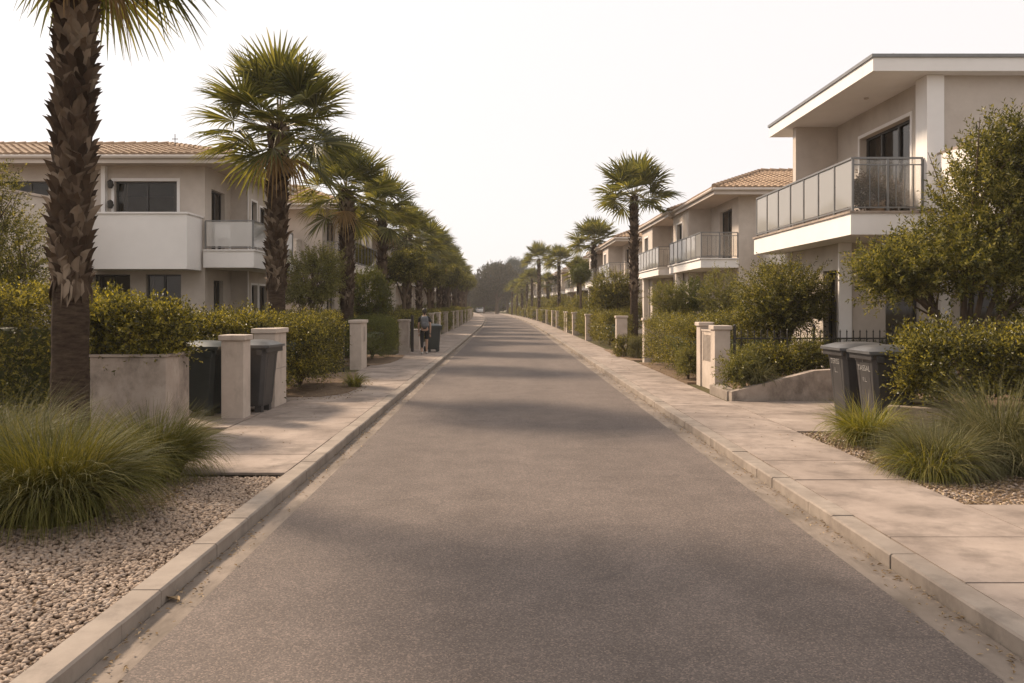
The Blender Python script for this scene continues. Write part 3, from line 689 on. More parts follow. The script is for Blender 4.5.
for o in so: window(h, (X1,FY), (0,1), o, 1, 0, .5)
for o in sb: window(h, (XB,FY+2.35), (0,1), o, 1, .07, .5)
b = MB(); b.box(X1+.003,-7.54,FY-.15,29.3,2.95,3.45); b.box(X1+.003,-7.5,FY-.19,29.34,3.45,3.49); h.put('balcony', b, M['white_render'])
railing(h, [(-9.0,FY-.1),(-7.57,FY-.1),(-7.57,29.25),(XB-.02+.1,29.25)], 3.49, .86, 1.35)
b = MB(); b.box(-12.3,-9.13,23.6,23.75,2.86,4.44); b.box(-12.3,-12.15,23.75,FY-.003,2.86,4.44); b.box(-9.28,-9.13,23.75,FY-.003,2.86,4.44); b.box(-12.15,-9.28,23.75,FY-.003,2.86,3.2)
b.box(-12.34,-9.09,23.56,FY-.003,4.44,4.49) if False else None
b.box(-12.34,-9.09,23.56,23.79,4.44,4.49); b.box(-9.32,-9.09,23.79,FY-.003,4.44,4.49)
h.put('parapet', b, M['white_render'])
w = MB(); w.add([(-17,22.3,0),(-11.95,22.3,0),(-11.95,22.3,4.62),(-17,22.3,5.55),(-17,22.5,0),(-11.95,22.5,0),(-11.95,22.5,4.62),(-17,22.5,5.55)], [(0,1,2,3),(4,7,6,5),(1,5,6,2),(0,3,7,4),(3,2,6,7)])
h.put('stair_wall', w, M['stucco'])
w = MB(); w.add([(-17,22.24,5.56),(-11.9,22.24,4.625),(-11.9,22.56,4.625),(-17,22.56,5.56),(-17,22.24,5.63),(-11.9,22.24,4.69),(-11.9,22.56,4.69),(-17,22.56,5.63)], [(0,1,5,4),(1,2,6,5),(2,3,7,6),(4,5,6,7),(0,3,2,1)])
h.put('coping', w, M['pillar'])
hiproof(h, -19.0+.0, -8.0, 24.06, 30.9, 6.0, 1.0, 3.4) if False else None
# roof mirrored plan: ridge runs to the left, hip at the street end
h2 = H(t, -1); hiproof(h2, 8.0, 26.0, 24.06, 31.2, 6.0, .95, 3.3)
w = MB()
for z in (5.45, 4.85):
    w = MB(); w.box(-11.82,-11.78,FY-.16,FY-.003,z-.05,z+.02); w.tube([(-11.8,FY-.2,z-.14),(-11.8,FY-.2,z-.1),(-11.8,FY-.2,z+.06),(-11.8,FY-.2,z+.12)],[.05,.075,.09,.02],8); h.put('wall_lamp', w, M['iron'])
w = MB(); w.tube([(wx(175,26.5),26.5,6.9),(wx(175,26.5),26.5,wz(134,26.5))],[.014,.012],5); w.bar((wx(172,26.5),26.5,wz(139,26.5)),(wx(178,26.5),26.5,wz(139,26.5)),.02)
h.put('antenna', w, M['iron'])
t = thing('garden_chair', 'white moulded chair on the frosted glass balcony of the left corner house', 'chair', (wx(221,25.3),25.5,3.49), .4)
mb = MB(); mb.box(-.23,.23,-.22,.22,.4,.44); mb.build('seat', M['white_render'], t, bevel=.012)
mb = MB(); mb.box(-.23,.23,.2,.24,.445,.85); mb.build('backrest', M['white_render'], t, bevel=.012)
for a in (-1,1):
    for b_ in (-1,1): mb = MB(); mb.bar((a*.2,b_*.19,0),(a*.19,b_*.18,.4),.04); mb.build('leg', M['white_render'], t)

# ---- right foreground house
t = thing('villa', 'large modern house with flat overhanging roof and long glass balcony above the two dark bins', 'house', (0,0,0)); h = H(t)
w = MB()
so = [(19.3-18.06, 19.3-15.8, 3.6, 5.45)]
wall(w, (7.75,19.3), (0,-1), 4.3, 3.1, 5.99, so)
wall(w, (7.75,15), (1,0), 9, 3.1, 5.99, [])
w.box(6.78,7.747,19.3,19.5,3.54,5.985)
gs = [(19.9-17.95, 19.9-17.15, .1, 2.55)]
wall(w, (6.9,19.9), (0,-1), 2.9, 0, 3.1, gs)
gf = [(.92,1.62,.9,2.5),(2.45,3.4,.1,2.4)]
wall(w, (6.9,17), (1,0), 9.8, 0, 3.1, gf)
wall(w, (16.7,19.5), (-1,0), 8.95, 3.1, 5.99); wall(w, (16.7,19.9), (-1,0), 9.8, 0, 3.1); wall(w, (16.7,15), (0,1), 4.5, 3.1, 5.99); wall(w, (16.7,17), (0,1), 2.9, 0, 3.1)
h.put('wall', w, M['stucco'])
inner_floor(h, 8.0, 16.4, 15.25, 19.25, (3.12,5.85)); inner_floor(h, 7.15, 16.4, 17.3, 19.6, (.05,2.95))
w = MB(); w.box(7.62,7.93,14.93,14.997,3.57,5.985); w.box(7.62,7.747,14.995,15.35,3.57,5.985); h.put('pilaster', w, M['white_render'])
for q in ((6.84,7.1,16.94,16.997,0,3.095),(6.80,7.0,19.92,20.1,0,3.09),(8.9,9.12,16.9,16.997,0,3.09)): w = MB(); w.box(*q); h.put('pilaster', w, M['white_render'])
window(h, (7.75,19.3), (0,-1), so[0], 2, .07, .45, depth=.14, kind='balcony_door')
for o in gs: window(h, (6.9,19.9), (0,-1), o, 1, 0, .5)
for o in gf: window(h, (6.9,17), (1,0), o, 0, 0, .3)
b = MB(); b.box(6.27,7.747,15,20.85,3.1,3.49); b.box(7.747,16.5,19.52,20.85,3.1,3.49); b.box(6.27,16,17.01,20.85,3.1-.0,3.11) if False else None
b.box(7.747,16.4,15.003,16.99,3.06,3.098)
h.put('balcony', b, M['white_render'])
b = MB(); b.box(6.24,7.747,14.97,20.88,3.49,3.53); h.put('coping', b, M['concrete'])
railing(h, [(7.6,15.06),(6.33,15.06),(6.33,20.8)], 3.53, .97, .83, bars=(0,))
poly = []
for k in range(8):
    a = math.pi - k*(math.pi/2)/7; poly.append((8.75+.95*math.cos(a), 14.1-.95*math.sin(a)))
outer = [(7.8,14.99)] + poly + [(13,13.15)]; inner = [(p[0]+.17, p[1]+.0) if i < 3 else (p[0]+.08, p[1]+.15) for i, p in enumerate(outer)]; inner[0] = (7.97,14.99)
w = MB(); cp = MB()
for i in range(len(outer)-1):
    a,b_,c_,d_ = outer[i],outer[i+1],inner[i+1],inner[i]
    for (mb_, z0, z1) in ((w, 3.1, 4.52), (cp, 4.523, 4.57)):
        V = [(*q, z0) for q in (a,b_,c_,d_)] + [(*q, z1) for q in (a,b_,c_,d_)]
        mb_.add(V, [(0,1,5,4),(2,3,7,6),(4,5,6,7),(0,3,2,1)])
fl = outer + [(13,14.99)]; w.ngon([(x,y,3.12) for x,y in fl])
pp = h.put('parapet', w, M['white_render']); h.put('parapet_coping', cp, M['concrete'], pp)
w = MB(); w.box(6.54,17.2,14.7,20.5,5.99,6.23)
rf = h.put('roof', w, M['white_render'])
w = MB(); w.box(6.51,17.2,14.67,20.53,6.232,6.29); h.put('roof_edge', w, M['rail'], rf)
w = MB(); rr = random.Random(4); x = 8.3; w.box(7.0,16.6,14.96,15.04,6.288,6.30)
while x < 16.5:
    w.tube([(x,15.0,6.31),(x+.32,15.0,6.33)],[.035,.045],7); x += .36 if rr.random() < .75 else .9
w.tube([(wx(889,14.8),15,6.30),(wx(896,14.8)+.05,15,6.33)],[.06,.07],7)
h.put('tile_edge', w, M['tile'], rf)
w = MB(); w.tube([(7.25,16.6,5.985),(7.25,16.6,5.96)],[.05,.045],10); h.put('ceiling_light', w, M['gutter']); w = MB(); w.tube([(7.7,18.6,4.75),(7.75,18.6,4.75)],[.04,.04],8); h.put('wall_light', w, M['gutter'])
# dry shrub in a pot, white cloth box on the balcony
t = thing('potted_shrub', 'dry brown potted shrub crowding the glass balcony of the right house', 'plant', (7.05,15.75,3.53))
mb = MB(); mb.tube([(0,0,0),(0,0,.05),(0,0,.26),(0,0,.28)],[.14,.15,.2,.2],14); mb.build('pot', M['tile'], t, smooth=True)
mb = MB(); crown_mesh(mb, [((-.12,0,.42),(.46,.32,.36)),((.3,.1,.36),(.3,.28,.3))], 520, .085, .038, .18, 8, seed=3, stem=(0,.004)); mb.build('foliage', M['dry_shrub'], t)

# ---- other houses, built once per side then repeated with bends in the street
vr = villa(1, (8.6,30.5,0), 'tiled roof house with blank stucco side, next beyond the modern one', 0, 'villas with tiled roofs along the street')
vl = villa(-1, (-7.8,35,0), 'tiled house half hidden by palms, first beyond the corner house on the left', 1, 'villas with tiled roofs along the street', .4)
right_rows = [(8.4,37.9),(7.9,52),(7.8,60.5),(8.1,74),(8.0,83),(8.2,97),(8.2,108),(8.2,124),(8.2,140),(8.3,158)]
for i, (x, y) in enumerate(right_rows):
    dup(vr, (x+float(bend(y)), y, 0), 0, 1, 'tiled villa, %s beyond the blank sided one on the right' % ORD[i])
left_rows = [(-7.9,44.5),(-7.9,57),(-8.0,66),(-8,80),(-8,92),(-8,108),(-8,125)]
for i, (x, y) in enumerate(left_rows):
    dup(vl, (x+float(bend(y)), y, 0), 0, 1, 'tiled villa behind the palms, %s past the half hidden one on the left' % ORD[i])

# ================================================================== PALMS
LP = 'palms planted in a row along the left pavement'; RP = 'palms along the right side of the street'
make_palm('palm_tree', 'large foreground palm with shaggy scaled trunk, its crown above the frame', (wx(70,9.8),9.8,.05), H=7.0, seed=11, nleaf=40, group=LP, skirt=1.98, nseg=40, r=.195, lean=(.13,0), crownR=2.0, low=-.6, dead=4)
pB = make_palm('palm_tree', 'tall full crowned palm standing beside the left corner house', (wx(276,18),18,.05), H=5.9, seed=5, nleaf=38, group=LP, skirt=2.3, nseg=36, r=.19, crownR=2.0, low=-.32, dead=2, lean=(.06,0))
pC = make_palm('palm_tree', 'palm with drooping yellow green fronds in front of the first round garden tree', (wx(347,27),27,.05), H=5.75, seed=23, nleaf=34, group=LP, skirt=1.9, nseg=30, r=.20, crownR=1.95, low=-.55, dead=1, detail=1)
pD = make_palm('palm_tree', 'palm rising just behind the white mailbox pillar on the left pavement', (wx(382,35),35,.05), H=6.05, seed=31, nleaf=32, group=LP, skirt=1.7, nseg=24, r=.19, crownR=1.95, low=-.5, dead=1, detail=0)
protos = [pC, pD, pB]
ysl = [44.5, 50.5, 57, 64, 71.5, 79.5, 88, 97, 107, 118, 130, 143]
for i, y in enumerate(ysl):
    k = random.Random(i+3)
    dup(protos[i % 2], (-5.25+float(bend(y))+k.uniform(-.15,.15), y, .05), k.uniform(0,6), (k.uniform(.94,1.1),)*2 + (k.uniform(.95,1.08),),
        'receding palm in the left row, %s past the one behind the mailbox pillar' % ORD[i], LP)
dup(pB, (-5.2, 1.3, .04), 2.2, .98, 'palm nearest the viewer on the left', LP)
rp = make_palm('palm_tree', 'tall slim palm standing alone above the right hedges', (wx(634,37),37,.05), H=6.9, seed=41, nleaf=30, group=RP, skirt=2.2, nseg=26, r=.17, crownR=2.2, low=-.2, dead=0, detail=0)
dup(rp, (wx(594,62),62,.05), 1.0, (1.1,1.1,.98), 'second tall palm on the right, in front of the far tiled roof', RP)
for i, (px, y, s, sz) in enumerate([(579,70,.8,.84),(559,86,.92,.95),(539,96,1.05,1.08),(548,112,.9,.9),(532,118,.85,.85),(527,132,.9,.85),(522,140,.9,.83),(517,150,.9,.8),(512,160,.9,.76)]):
    dup(rp if i % 3 else pC, (wx(px,y), y, .05), i*1.3, (s,s,sz), ['palm behind the clipped ball tree on the right','slender far palm, left of the clipped ball tree','tallest far palm where the street begins to bend'][i] if i < 3 else 'small distant palm right of the bend, %s past the tallest far one' % ORD[i-3], RP)

# ================================================================== TREES AND SHRUBS
tree('broadleaf_tree', 'big bushy tree with upright leafy shoots in front of the right modern house', 'tree', (wx(965,12.5),12.5,.3),
     [((-.35,0,2.1),(1.3,1.1,.6)), ((.6,.1,2.8),(1.15,1.1,1.1)), ((-1.1,-.1,1.85),(.65,.6,.42)), ((.8,0,3.7),(.8,.75,.7)), ((1.5,.2,2.1),(.8,.9,.55))], 3100, .10, .036, .36, 17, M['tree'], .45, .075, seed=9, ntip=14, up=.75, amp=.3, inner=.4)
tree('round_tree', 'round garden tree with dark heart between the pillars and the right balcony', 'tree', (wx(783,17.6),17.6,.3),
     [((0,0,1.72),(1.02,.95,.78)), ((-.25,0,1.3),(.85,.8,.55)),((.3,0,1.45),(.75,.8,.6))], 1800, .085, .032, .34, 15, M['tree'], .4, .06, seed=14, up=.55, ntip=9, amp=.2, inner=.35)
tree('round_tree', 'round garden tree with many fanned stems beside the left corner house', 'tree', (wx(313,25),25,.1),
     [((0,0,2.5),(1.1,1,.85)), ((-.2,0,2.0),(.95,.95,.45)), ((.3,.1,3.0),(.6,.6,.45))], 1300, .09, .038, .30, 13, M['shrub_pale'], .3, .05, seed=21, up=.6, ntip=14, amp=.3)
tree('round_tree', 'dark rounded tree tucked behind the round tree on the left', 'tree', (wx(366,30.5),30.5,.1),
     [((0,0,2.0),(1.0,.9,1.1))], 1100, .1, .05, .28, 12, M['hedge_dark'], .4, .06, seed=22)
tree('broadleaf_tree', 'loose leafy shrub tree at the left edge behind the foreground palm', 'tree', (wx(2,14.5),14.5,.1),
     [((0,0,2.6),(.85,.9,.95)), ((-.4,0,1.9),(1.1,1,.9)), ((-.15,0,3.7),(.5,.5,.6))], 1700, .075, .032, .30, 13, M['tree'], .5, .06, seed=25, up=.5, ntip=9)
SG = 'loose garden shrubs behind the right hedge'
for i, (px, yb, Y, rx, rz, mt, lb) in enumerate([(668,301,27,.62,.62,'shrub_pale','pale shrub at the left end of the three under the middle balconies'),
        (693,298,27.5,.72,.72,'hedge_dark','dark shrub in the middle of the three under the middle balconies'), (721,296,26.5,.8,.85,'shrub_pale','pale tall shrub nearest the round garden tree on the right')]):
    tree('shrub', lb, 'shrub', (wx(px,Y),Y,.1), [((0,0,wz(yb,Y)-.1),(rx,rx,rz)), ((.1,0,wz(yb,Y)-.6),(rx*.95,rx,.6))], 800, .09, .04, .25, 11, M[mt], .3, .04, seed=30+i, group=SG)
tree('broadleaf_tree', 'wide low tree just left of the tall slim palm on the right', 'tree', (wx(613,39),39,.1), [((0,0,2.5),(1.15,1.1,.95)),((-.3,0,1.9),(.95,.95,.6)),((.4,0,2.2),(.9,.9,.7))], 1300, .12, .05, .32, 11, M['tree'], .5, .08, seed=35)
t = thing('ball_tree', 'tree clipped into a dark ball on a thin stem on the right', 'tree', (wx(580.6,52),52,.1))
mb = MB(); mb.tube([(0,0,-.1),(.02,0,1.5),(0,0,3.5)],[.09,.08,.06],8); mb.build('trunk', M['bark'], t, smooth=True)
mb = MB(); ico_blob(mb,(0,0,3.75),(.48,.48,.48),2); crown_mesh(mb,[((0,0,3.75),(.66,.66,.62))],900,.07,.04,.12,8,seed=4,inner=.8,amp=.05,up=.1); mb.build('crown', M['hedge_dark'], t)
# dense round-headed trees standing among the left palms
dt = tree('dense_tree', 'dense dark tree between the palms behind the walking person', 'tree', (wx(404,41),41,.1), [((0,0,3.5),(1.15,1.1,.8)),((.3,0,3.9),(.8,.8,.6))], 1300, .13, .07, .3, 11, M['tree'], 2.0, .1, seed=40, group='round headed trees between the left palms', inner=.3)
for i, (x, y, s) in enumerate([(-5.0,54,1.0),(-4.7,68,1.15),(-4.9,84,1.2),(-4.9,102,1.3),(-4.8,122,1.5)]):
    dup(dt, (x+float(bend(y)), y, .1), i*1.1, s, 'round dark tree under the left palms, %s beyond the walking person' % ORD[i])
# far trees closing the street
ft = tree('far_tree', 'brown green bushy tree closing the end of the street', 'tree', (wx(497,188),188,0), [((0,0,8.0),(4.8,4,3.6)),((-2.5,0,5.5),(3.2,3,2.6)),((3,0,6.4),(3.4,3,3))], 2300, .42, .24, 1.0, 10, M['haze_tree'], 3, .35, seed=50, group='trees closing the end of the street')
fp = tree('far_tree', 'tall blue grey tree rising highest behind the street end', 'tree', (wx(515,250),250,0), [((0,0,12.2),(3.6,3.4,4.2)),((3,0,9.5),(3.5,3,3.6)),((-2.4,0,9.3),(2.8,3,3.4))], 2100, .5, .28, 1.2, 10, M['haze_pine'], 6, .4, seed=51, group='trees closing the end of the street')
dup(fp, (wx(496,255),255,0), 2.0, (.9,.9,.93), 'blue grey tree just left of the highest one behind the street end')
dup(fp, (wx(530,262),262,0), 4.0, (1,1,.8), 'lower blue grey tree right of the highest one')
for i, (px, y, s, lb) in enumerate([(484,200,.55,'small dark far tree beside the white distant car'),(508,205,.9,'second bushy tree right of the brown green one at the street end'),(524,200,.85,'far bushy tree hidden by the last right palms'),
        (470,215,.85,'far bushy tree behind the last left palms'),(455,220,.8,'far bushy tree deep behind the left row'),(478,228,.75,'low far tree left of the street end gap')]):
    dup(ft, (wx(px,y),y,0), i*1.7, s, lb)

for i,(x,y,w_,h_,lb) in enumerate([(-12,222,26,4.5,'dark belt of low trees closing the gap under the far crowns'),(30,232,50,5,'dark belt of low trees behind the last right villas'),(-52,228,50,5,'dark belt of low trees behind the last left villas')]):
    tb = thing('tree_belt', lb, 'trees', (x,y,0)); mb = MB(); hedge_mesh(mb, w_, 5, h_, 1500, .5, .28, seed=70+i, shoot=1.1, K=8, rnd=1.6, amp=.9, f=.5); mb.build('foliage', [M['haze_tree'], M['hedge_dark']], tb)
# ================================================================== HEDGES
def hedge(label, loc, w, d, h_, n, mat='hedge', rz=0, leaf=.045, group=None, name='hedge', cat='hedge', seed=0, **k):
    t = thing(name, label, cat, loc, rz, group)
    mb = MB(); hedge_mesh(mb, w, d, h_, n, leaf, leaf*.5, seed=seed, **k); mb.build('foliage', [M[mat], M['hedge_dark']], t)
    s = MB(); s.tube([(0,0,-.1),(0,0,.15)],[.04,.03],7); limbs(s, (0,0,.1), [(w*.35*q, d*.25*p, h_*.65) for q in (-1,0,1) for p in (-1,1)], .022, seed=seed, forks=False)
    s.build('stem', M['bark'], t); return t
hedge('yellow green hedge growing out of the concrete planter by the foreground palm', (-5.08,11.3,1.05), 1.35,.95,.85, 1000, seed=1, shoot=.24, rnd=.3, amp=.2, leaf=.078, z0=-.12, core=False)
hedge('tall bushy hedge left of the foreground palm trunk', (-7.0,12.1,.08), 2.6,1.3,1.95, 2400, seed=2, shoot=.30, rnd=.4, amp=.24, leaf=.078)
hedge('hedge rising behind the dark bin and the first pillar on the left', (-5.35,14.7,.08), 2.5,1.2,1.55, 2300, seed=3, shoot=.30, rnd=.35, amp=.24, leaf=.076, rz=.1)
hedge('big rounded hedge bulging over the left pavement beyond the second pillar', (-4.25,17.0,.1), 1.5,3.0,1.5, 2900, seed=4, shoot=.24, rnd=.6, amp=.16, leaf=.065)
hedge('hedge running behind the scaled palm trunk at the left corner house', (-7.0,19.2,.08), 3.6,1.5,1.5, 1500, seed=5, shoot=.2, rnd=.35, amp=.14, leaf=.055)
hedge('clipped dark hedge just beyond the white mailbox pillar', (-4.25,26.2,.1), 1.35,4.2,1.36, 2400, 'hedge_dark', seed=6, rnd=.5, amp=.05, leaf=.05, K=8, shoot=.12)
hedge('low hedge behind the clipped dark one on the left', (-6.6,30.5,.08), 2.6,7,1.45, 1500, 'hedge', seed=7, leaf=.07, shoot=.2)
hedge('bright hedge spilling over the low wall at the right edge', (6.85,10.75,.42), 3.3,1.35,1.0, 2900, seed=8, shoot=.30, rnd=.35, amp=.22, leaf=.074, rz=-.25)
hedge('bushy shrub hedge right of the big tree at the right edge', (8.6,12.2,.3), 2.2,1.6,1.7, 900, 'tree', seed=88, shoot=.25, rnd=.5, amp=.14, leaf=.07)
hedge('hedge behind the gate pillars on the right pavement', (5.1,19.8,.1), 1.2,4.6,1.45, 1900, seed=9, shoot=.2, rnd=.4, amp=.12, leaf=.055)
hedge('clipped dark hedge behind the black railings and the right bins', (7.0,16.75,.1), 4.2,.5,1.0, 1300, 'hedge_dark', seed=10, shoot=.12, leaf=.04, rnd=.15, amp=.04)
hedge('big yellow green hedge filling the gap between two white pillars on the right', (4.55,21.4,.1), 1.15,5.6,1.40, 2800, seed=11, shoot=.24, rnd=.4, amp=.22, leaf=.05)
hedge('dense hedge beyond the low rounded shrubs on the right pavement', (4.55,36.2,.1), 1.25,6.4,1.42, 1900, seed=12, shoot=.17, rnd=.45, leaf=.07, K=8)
hg = 'shrubs on the raised bed behind the concrete ramp wall'
for i, (px, y, z, lb, lobes, n, mt) in enumerate([
    (744,15.35,.28,'grey green feathery shrub spilling beside the gate pillar',[((0,0,.38),(.42,.4,.34)),((-.15,-.15,.2),(.36,.36,.2)),((.25,.2,.55),(.25,.25,.22))],420,'shrub_pale'),
    (775,15.6,.38,'yellow green shrub in the middle of the raised bed',[((0,0,.36),(.40,.38,.34)),((.2,-.1,.25),(.32,.3,.22))],380,'hedge'),
    (808,15.75,.45,'green shrub on the raised bed nearest the two bins',[((0,0,.4),(.36,.36,.36)),((-.2,0,.3),(.3,.3,.25)),((.25,.1,.3),(.28,.3,.25))],400,'tree')]):
    tree('shrub', lb, 'shrub', (wx(px,y),y,z), lobes, n, .08, .03, .24, 11, M[mt], .12, .025, seed=90+i, group=hg, up=.45, inner=.3, amp=.3, jit=.5)
lr = 'low rounded shrubs on the right pavement edge'
hedge('green low rounded shrub nearest the lone white pillar', (wx(627,27.6),27.8,.1), .85,1.0,.85, 700, 'hedge', seed=16, z0=-.15, leaf=.05, group=lr, name='shrub', cat='shrub', rnd=.36, amp=.05)
hedge('straw coloured rounded shrub beside the green low one', (wx(639,27),26.9,.1), .75,.8,.8, 600, 'grass_grey', seed=17, z0=-.15, leaf=.05, group=lr, name='shrub', cat='shrub', rnd=.33, amp=.05, up=1.2)
hedge('straw coloured shrub against the tall right hedge near the gate', (wx(688,19),19.0,.1), .5,.9,.72, 450, 'shrub_pale', seed=18, leaf=.05, group=lr, name='shrub', cat='shrub', rnd=.24, amp=.05)
hp1 = hedge('far clipped hedge beyond the walking person on the left', (-4.55,37.5,.1), 1.4,5.5,1.4, 1200, seed=19, shoot=.18, leaf=.10, K=7, rnd=.4, group='clipped hedges along the street')
hp2 = hedge('far clipped hedge past the dense one on the right', (4.7,45.5,.1), 1.3,6,1.4, 1200, 'tree', seed=20, shoot=.18, leaf=.10, K=7, rnd=.45, group='clipped hedges along the street')
yl = [44, 50.5, 56.5, 63, 70, 77, 85, 94, 104, 115, 127, 140, 154, 170]
for i, y in enumerate(yl):
    k = random.Random(i); dup(hp1 if i%2 else hp2, (-4.62+float(bend(y))+k.uniform(-.1,.15), y, .1), k.choice([0,math.pi]), (1,1.05,k.uniform(.95,1.12)), 'clipped hedge in the left row, %s past the person' % ORD[i])
yr = [51.5, 58, 64.5, 71.5, 79, 87, 96, 106, 117, 129, 142, 156, 172]
for i, y in enumerate(yr):
    k = random.Random(i+50); dup(hp2 if i%2 else hp1, (4.62+float(bend(y))+k.uniform(-.2,.2), y, .1), k.choice([0,math.pi]), (1,1.05,k.uniform(.9,1.15)), 'clipped hedge in the right row, %s past the third lone pillar' % ORD[i])
# bigger filler shrubs in the gardens
gs_ = 'garden shrubs between the houses and hedges'
gp = tree('shrub', 'full green garden shrub behind the right hedge below the far balcony', 'shrub', (6.5,46,.1), [((0,0,1.3),(1.3,1.3,1.0)),((.8,.3,1.0),(.9,.9,.8))], 900, .13, .06, .3, 10, M['tree'], .3, .05, seed=60, group=gs_)
for i, (x,y,s) in enumerate([(6.6,53,1.1),(6.7,60,1),(6.6,68,1.2),(6.7,77,1.1),(6.5,88,1.3),(6.6,100,1.3),(6.6,114,1.4),(6.6,130,1.5),(6.5,148,1.6),(6.5,170,1.8)]):
    dup(gp, (x+float(bend(y)),y,.1), i*.9, s, 'green shrub in the right gardens, %s behind the full one' % ORD[i])
for i, (x,y,s) in enumerate([(-6.9,38,1.0),(-6.7,45,1.1),(-6.8,55,1.1),(-6.8,66,1.2),(-6.7,80,1.3),(-6.6,95,1.4),(-6.6,112,1.5),(-6.5,132,1.6),(-6.4,156,1.8)]):
    dup(gp, (x+float(bend(y)),y,.1), i*1.3, s*.72, 'green shrub behind the left palms, %s counting from the half hidden house' % ORD[i])
dup(hp1, (7.6,21.5,.1), 1.5, (1,.9,1.0), 'deep hedge across the garden of the modern house')
dup(hp2, (6.9,25,.1), 1.5, (1,.6,.9), 'deep hedge below the middle balcony on the right')
dup(hp1, (-9.5,22.2,.1), 1.55, (1,1.6,.95), 'deep hedge under the windows of the left corner house')

# ================================================================== GRASSES
def grass(label, loc, n, r0, H_, mat='grass', group='ornamental grasses', **k):
    t = thing('ornamental_grass', label, 'grass clump', loc, 0, group); mb = MB(); grass_mesh(mb, n, r0, H_, **k); mb.build('blades', M[mat], t); return t
LG = 'ornamental grasses on the left gravel'; RG = 'ornamental grasses in the right planting bed'
grass('largest arching grass clump on the gravel in front of the palm', (wx(52,6.75),6.75,.06), 4600, .36, .80, seed=1, w=.0058, group=LG, spread=.9, curl=1.0)
grass('second grass clump on the gravel, between the largest one and the pavement', (wx(152,8.3),8.3,.06), 3400, .26, .66, seed=2, w=.0056, group=LG, spread=.88, curl=1.0)
grass('paler grass clump behind the largest one at the left edge', (wx(12,8.2),8.2,.06), 2200, .3, .85, 'grass_grey', seed=3, w=.0045, group=LG)
grass('grass clump cut by the left edge of the frame', (wx(-55,7.2),7.2,.06), 2500, .35, .85, seed=4, w=.0045, group=LG)
grass('small tuft at the foot of the big rounded hedge', (-3.18,17.3,.11), 420, .12, .32, 'grass_green', seed=5, w=.006, group=LG)
grass('bright green grass in front of the two bins', (wx(868,10.2),10.2,.08), 1500, .22, .55, 'grass_green', seed=6, w=.0055, group=RG, spread=.95)
grass('large grey green grass clump with straw tips leaning over the right bed', (wx(938,8.45),8.45,.08), 3000, .28, .55, 'grass_grey', seed=7, w=.005, group=RG, spread=1.15)
grass('green heart grass pushing out of the large grey clump', (wx(925,8.3),8.2,.08), 900, .2, .42, 'grass_green', seed=8, w=.005, group=RG, spread=1.1)
grass('tall silvery grass at the right edge of the frame', (wx(1006,8.9),9.0,.08), 1900, .28, .85, 'grass_grey', seed=9, w=.006, group=RG, spread=.85)
grass('silvery grass behind the tall one, cut by the right edge', (wx(1040,8.3),8.4,.08), 1200, .3, .6, 'grass_grey', seed=10, w=.006, group=RG)
grass('fine straw grass under the low wall beside the bins', (wx(912,9.7),9.75,.08), 800, .25, .38, 'grass_grey', seed=11, w=.0045, group=RG)
grass('spiky grass on the ramp wall bed beside the feathery shrub', (wx(757,15.1),15.05,.35), 420, .12, .42, 'grass_grey', seed=12, w=.009, group='grass in the raised bed')

# ================================================================== WALLS, PILLARS, FENCE
def pillar(label, loc, w, d, H_, mat='pillar', cap=.035, slot=False, group='rendered pillars along the pavements', name='gate_pillar'):
    t = thing(name, label, 'pillar', loc, 0, group)
    mb = MB(); mb.box(-w/2,w/2,-d/2,d/2,-.1,H_-.085); mb.build('shaft', M[mat], t, bevel=.008)
    mb = MB(); mb.box(-w/2-cap,w/2+cap,-d/2-cap,d/2+cap,H_-.083,H_); mb.build('cap', M[mat], t, bevel=.012)
    if slot:
        s = 1 if loc[0] < 0 else -1; mb = MB(); mb.box(min(s*(w/2-.01),s*(w/2+.012)),max(s*(w/2-.01),s*(w/2+.012)),-.1,.12,H_*.55,H_*.86); mb.build('mailbox_door', M['pillar_grey'], t, bevel=.004)
    return t
pillar('slim concrete pillar standing between the two left bins', (-4.14,12.65,.1), .34,.34,1.26)
p2 = pillar('deep concrete pillar right behind the second left bin', (-4.07,14.25,.1), .36,.72,1.32)
mb = MB(); mb.box(-.187,.187,-.367,.367,.63,.645); mb.build('joint_band', M['pillar_grey'], p2)
pillar('white pillar with mailbox door before the clipped dark hedge', (-4.06,22.7,.1), .32,.85,1.32, slot=True)
pillar('grey weathered pillar in shade beside the walking person', (wx(404,29.5),29.6,.1), .34,.5,1.22, 'pillar_grey')
t = thing('low_wall', 'short white wall stub just left of the walking person', 'wall', (wx(416,32.5),32.8,.1)); mb = MB(); mb.box(-.16,.16,-.6,.5,-.1,.74); mb.build('block', M['pillar'], t, bevel=.01)
mb = MB(); mb.box(-.18,.18,-.62,.52,.742,.78); mb.build('coping', M['pillar'], t, bevel=.006)
t = thing('fence_post', 'dark square post beside the grey pillar', 'post', (wx(412,30.5),30.6,.1)); mb = MB(); mb.box(-.05,.05,-.05,.05,-.1,1.32); mb.build('post', M['iron'], t); mb = MB(); mb.box(-.06,.06,-.06,.06,1.322,1.35); mb.build('cap', M['iron'], t)
for i, (y, d, m_) in enumerate([(43,.5,'pillar'),(47.3,.9,'pillar'),(53.5,.5,'pillar_grey'),(60,.8,'pillar'),(66.5,.5,'pillar'),(73.5,.8,'pillar_grey'),(81,.6,'pillar'),(89.5,.8,'pillar'),(99,.6,'pillar'),(109.5,.8,'pillar'),(121,.7,'pillar'),(134,.8,'pillar')]):
    pillar('pale pillar breaking the left hedge row, %s past the bin beside the person' % ORD[i], (-3.98+float(bend(y)), y, .1), .4, d, 1.34, m_)
pa = pillar('near gate pillar on the right at the foot of the ramp wall', (4.30,16.55,.1), .31,.34,1.31)
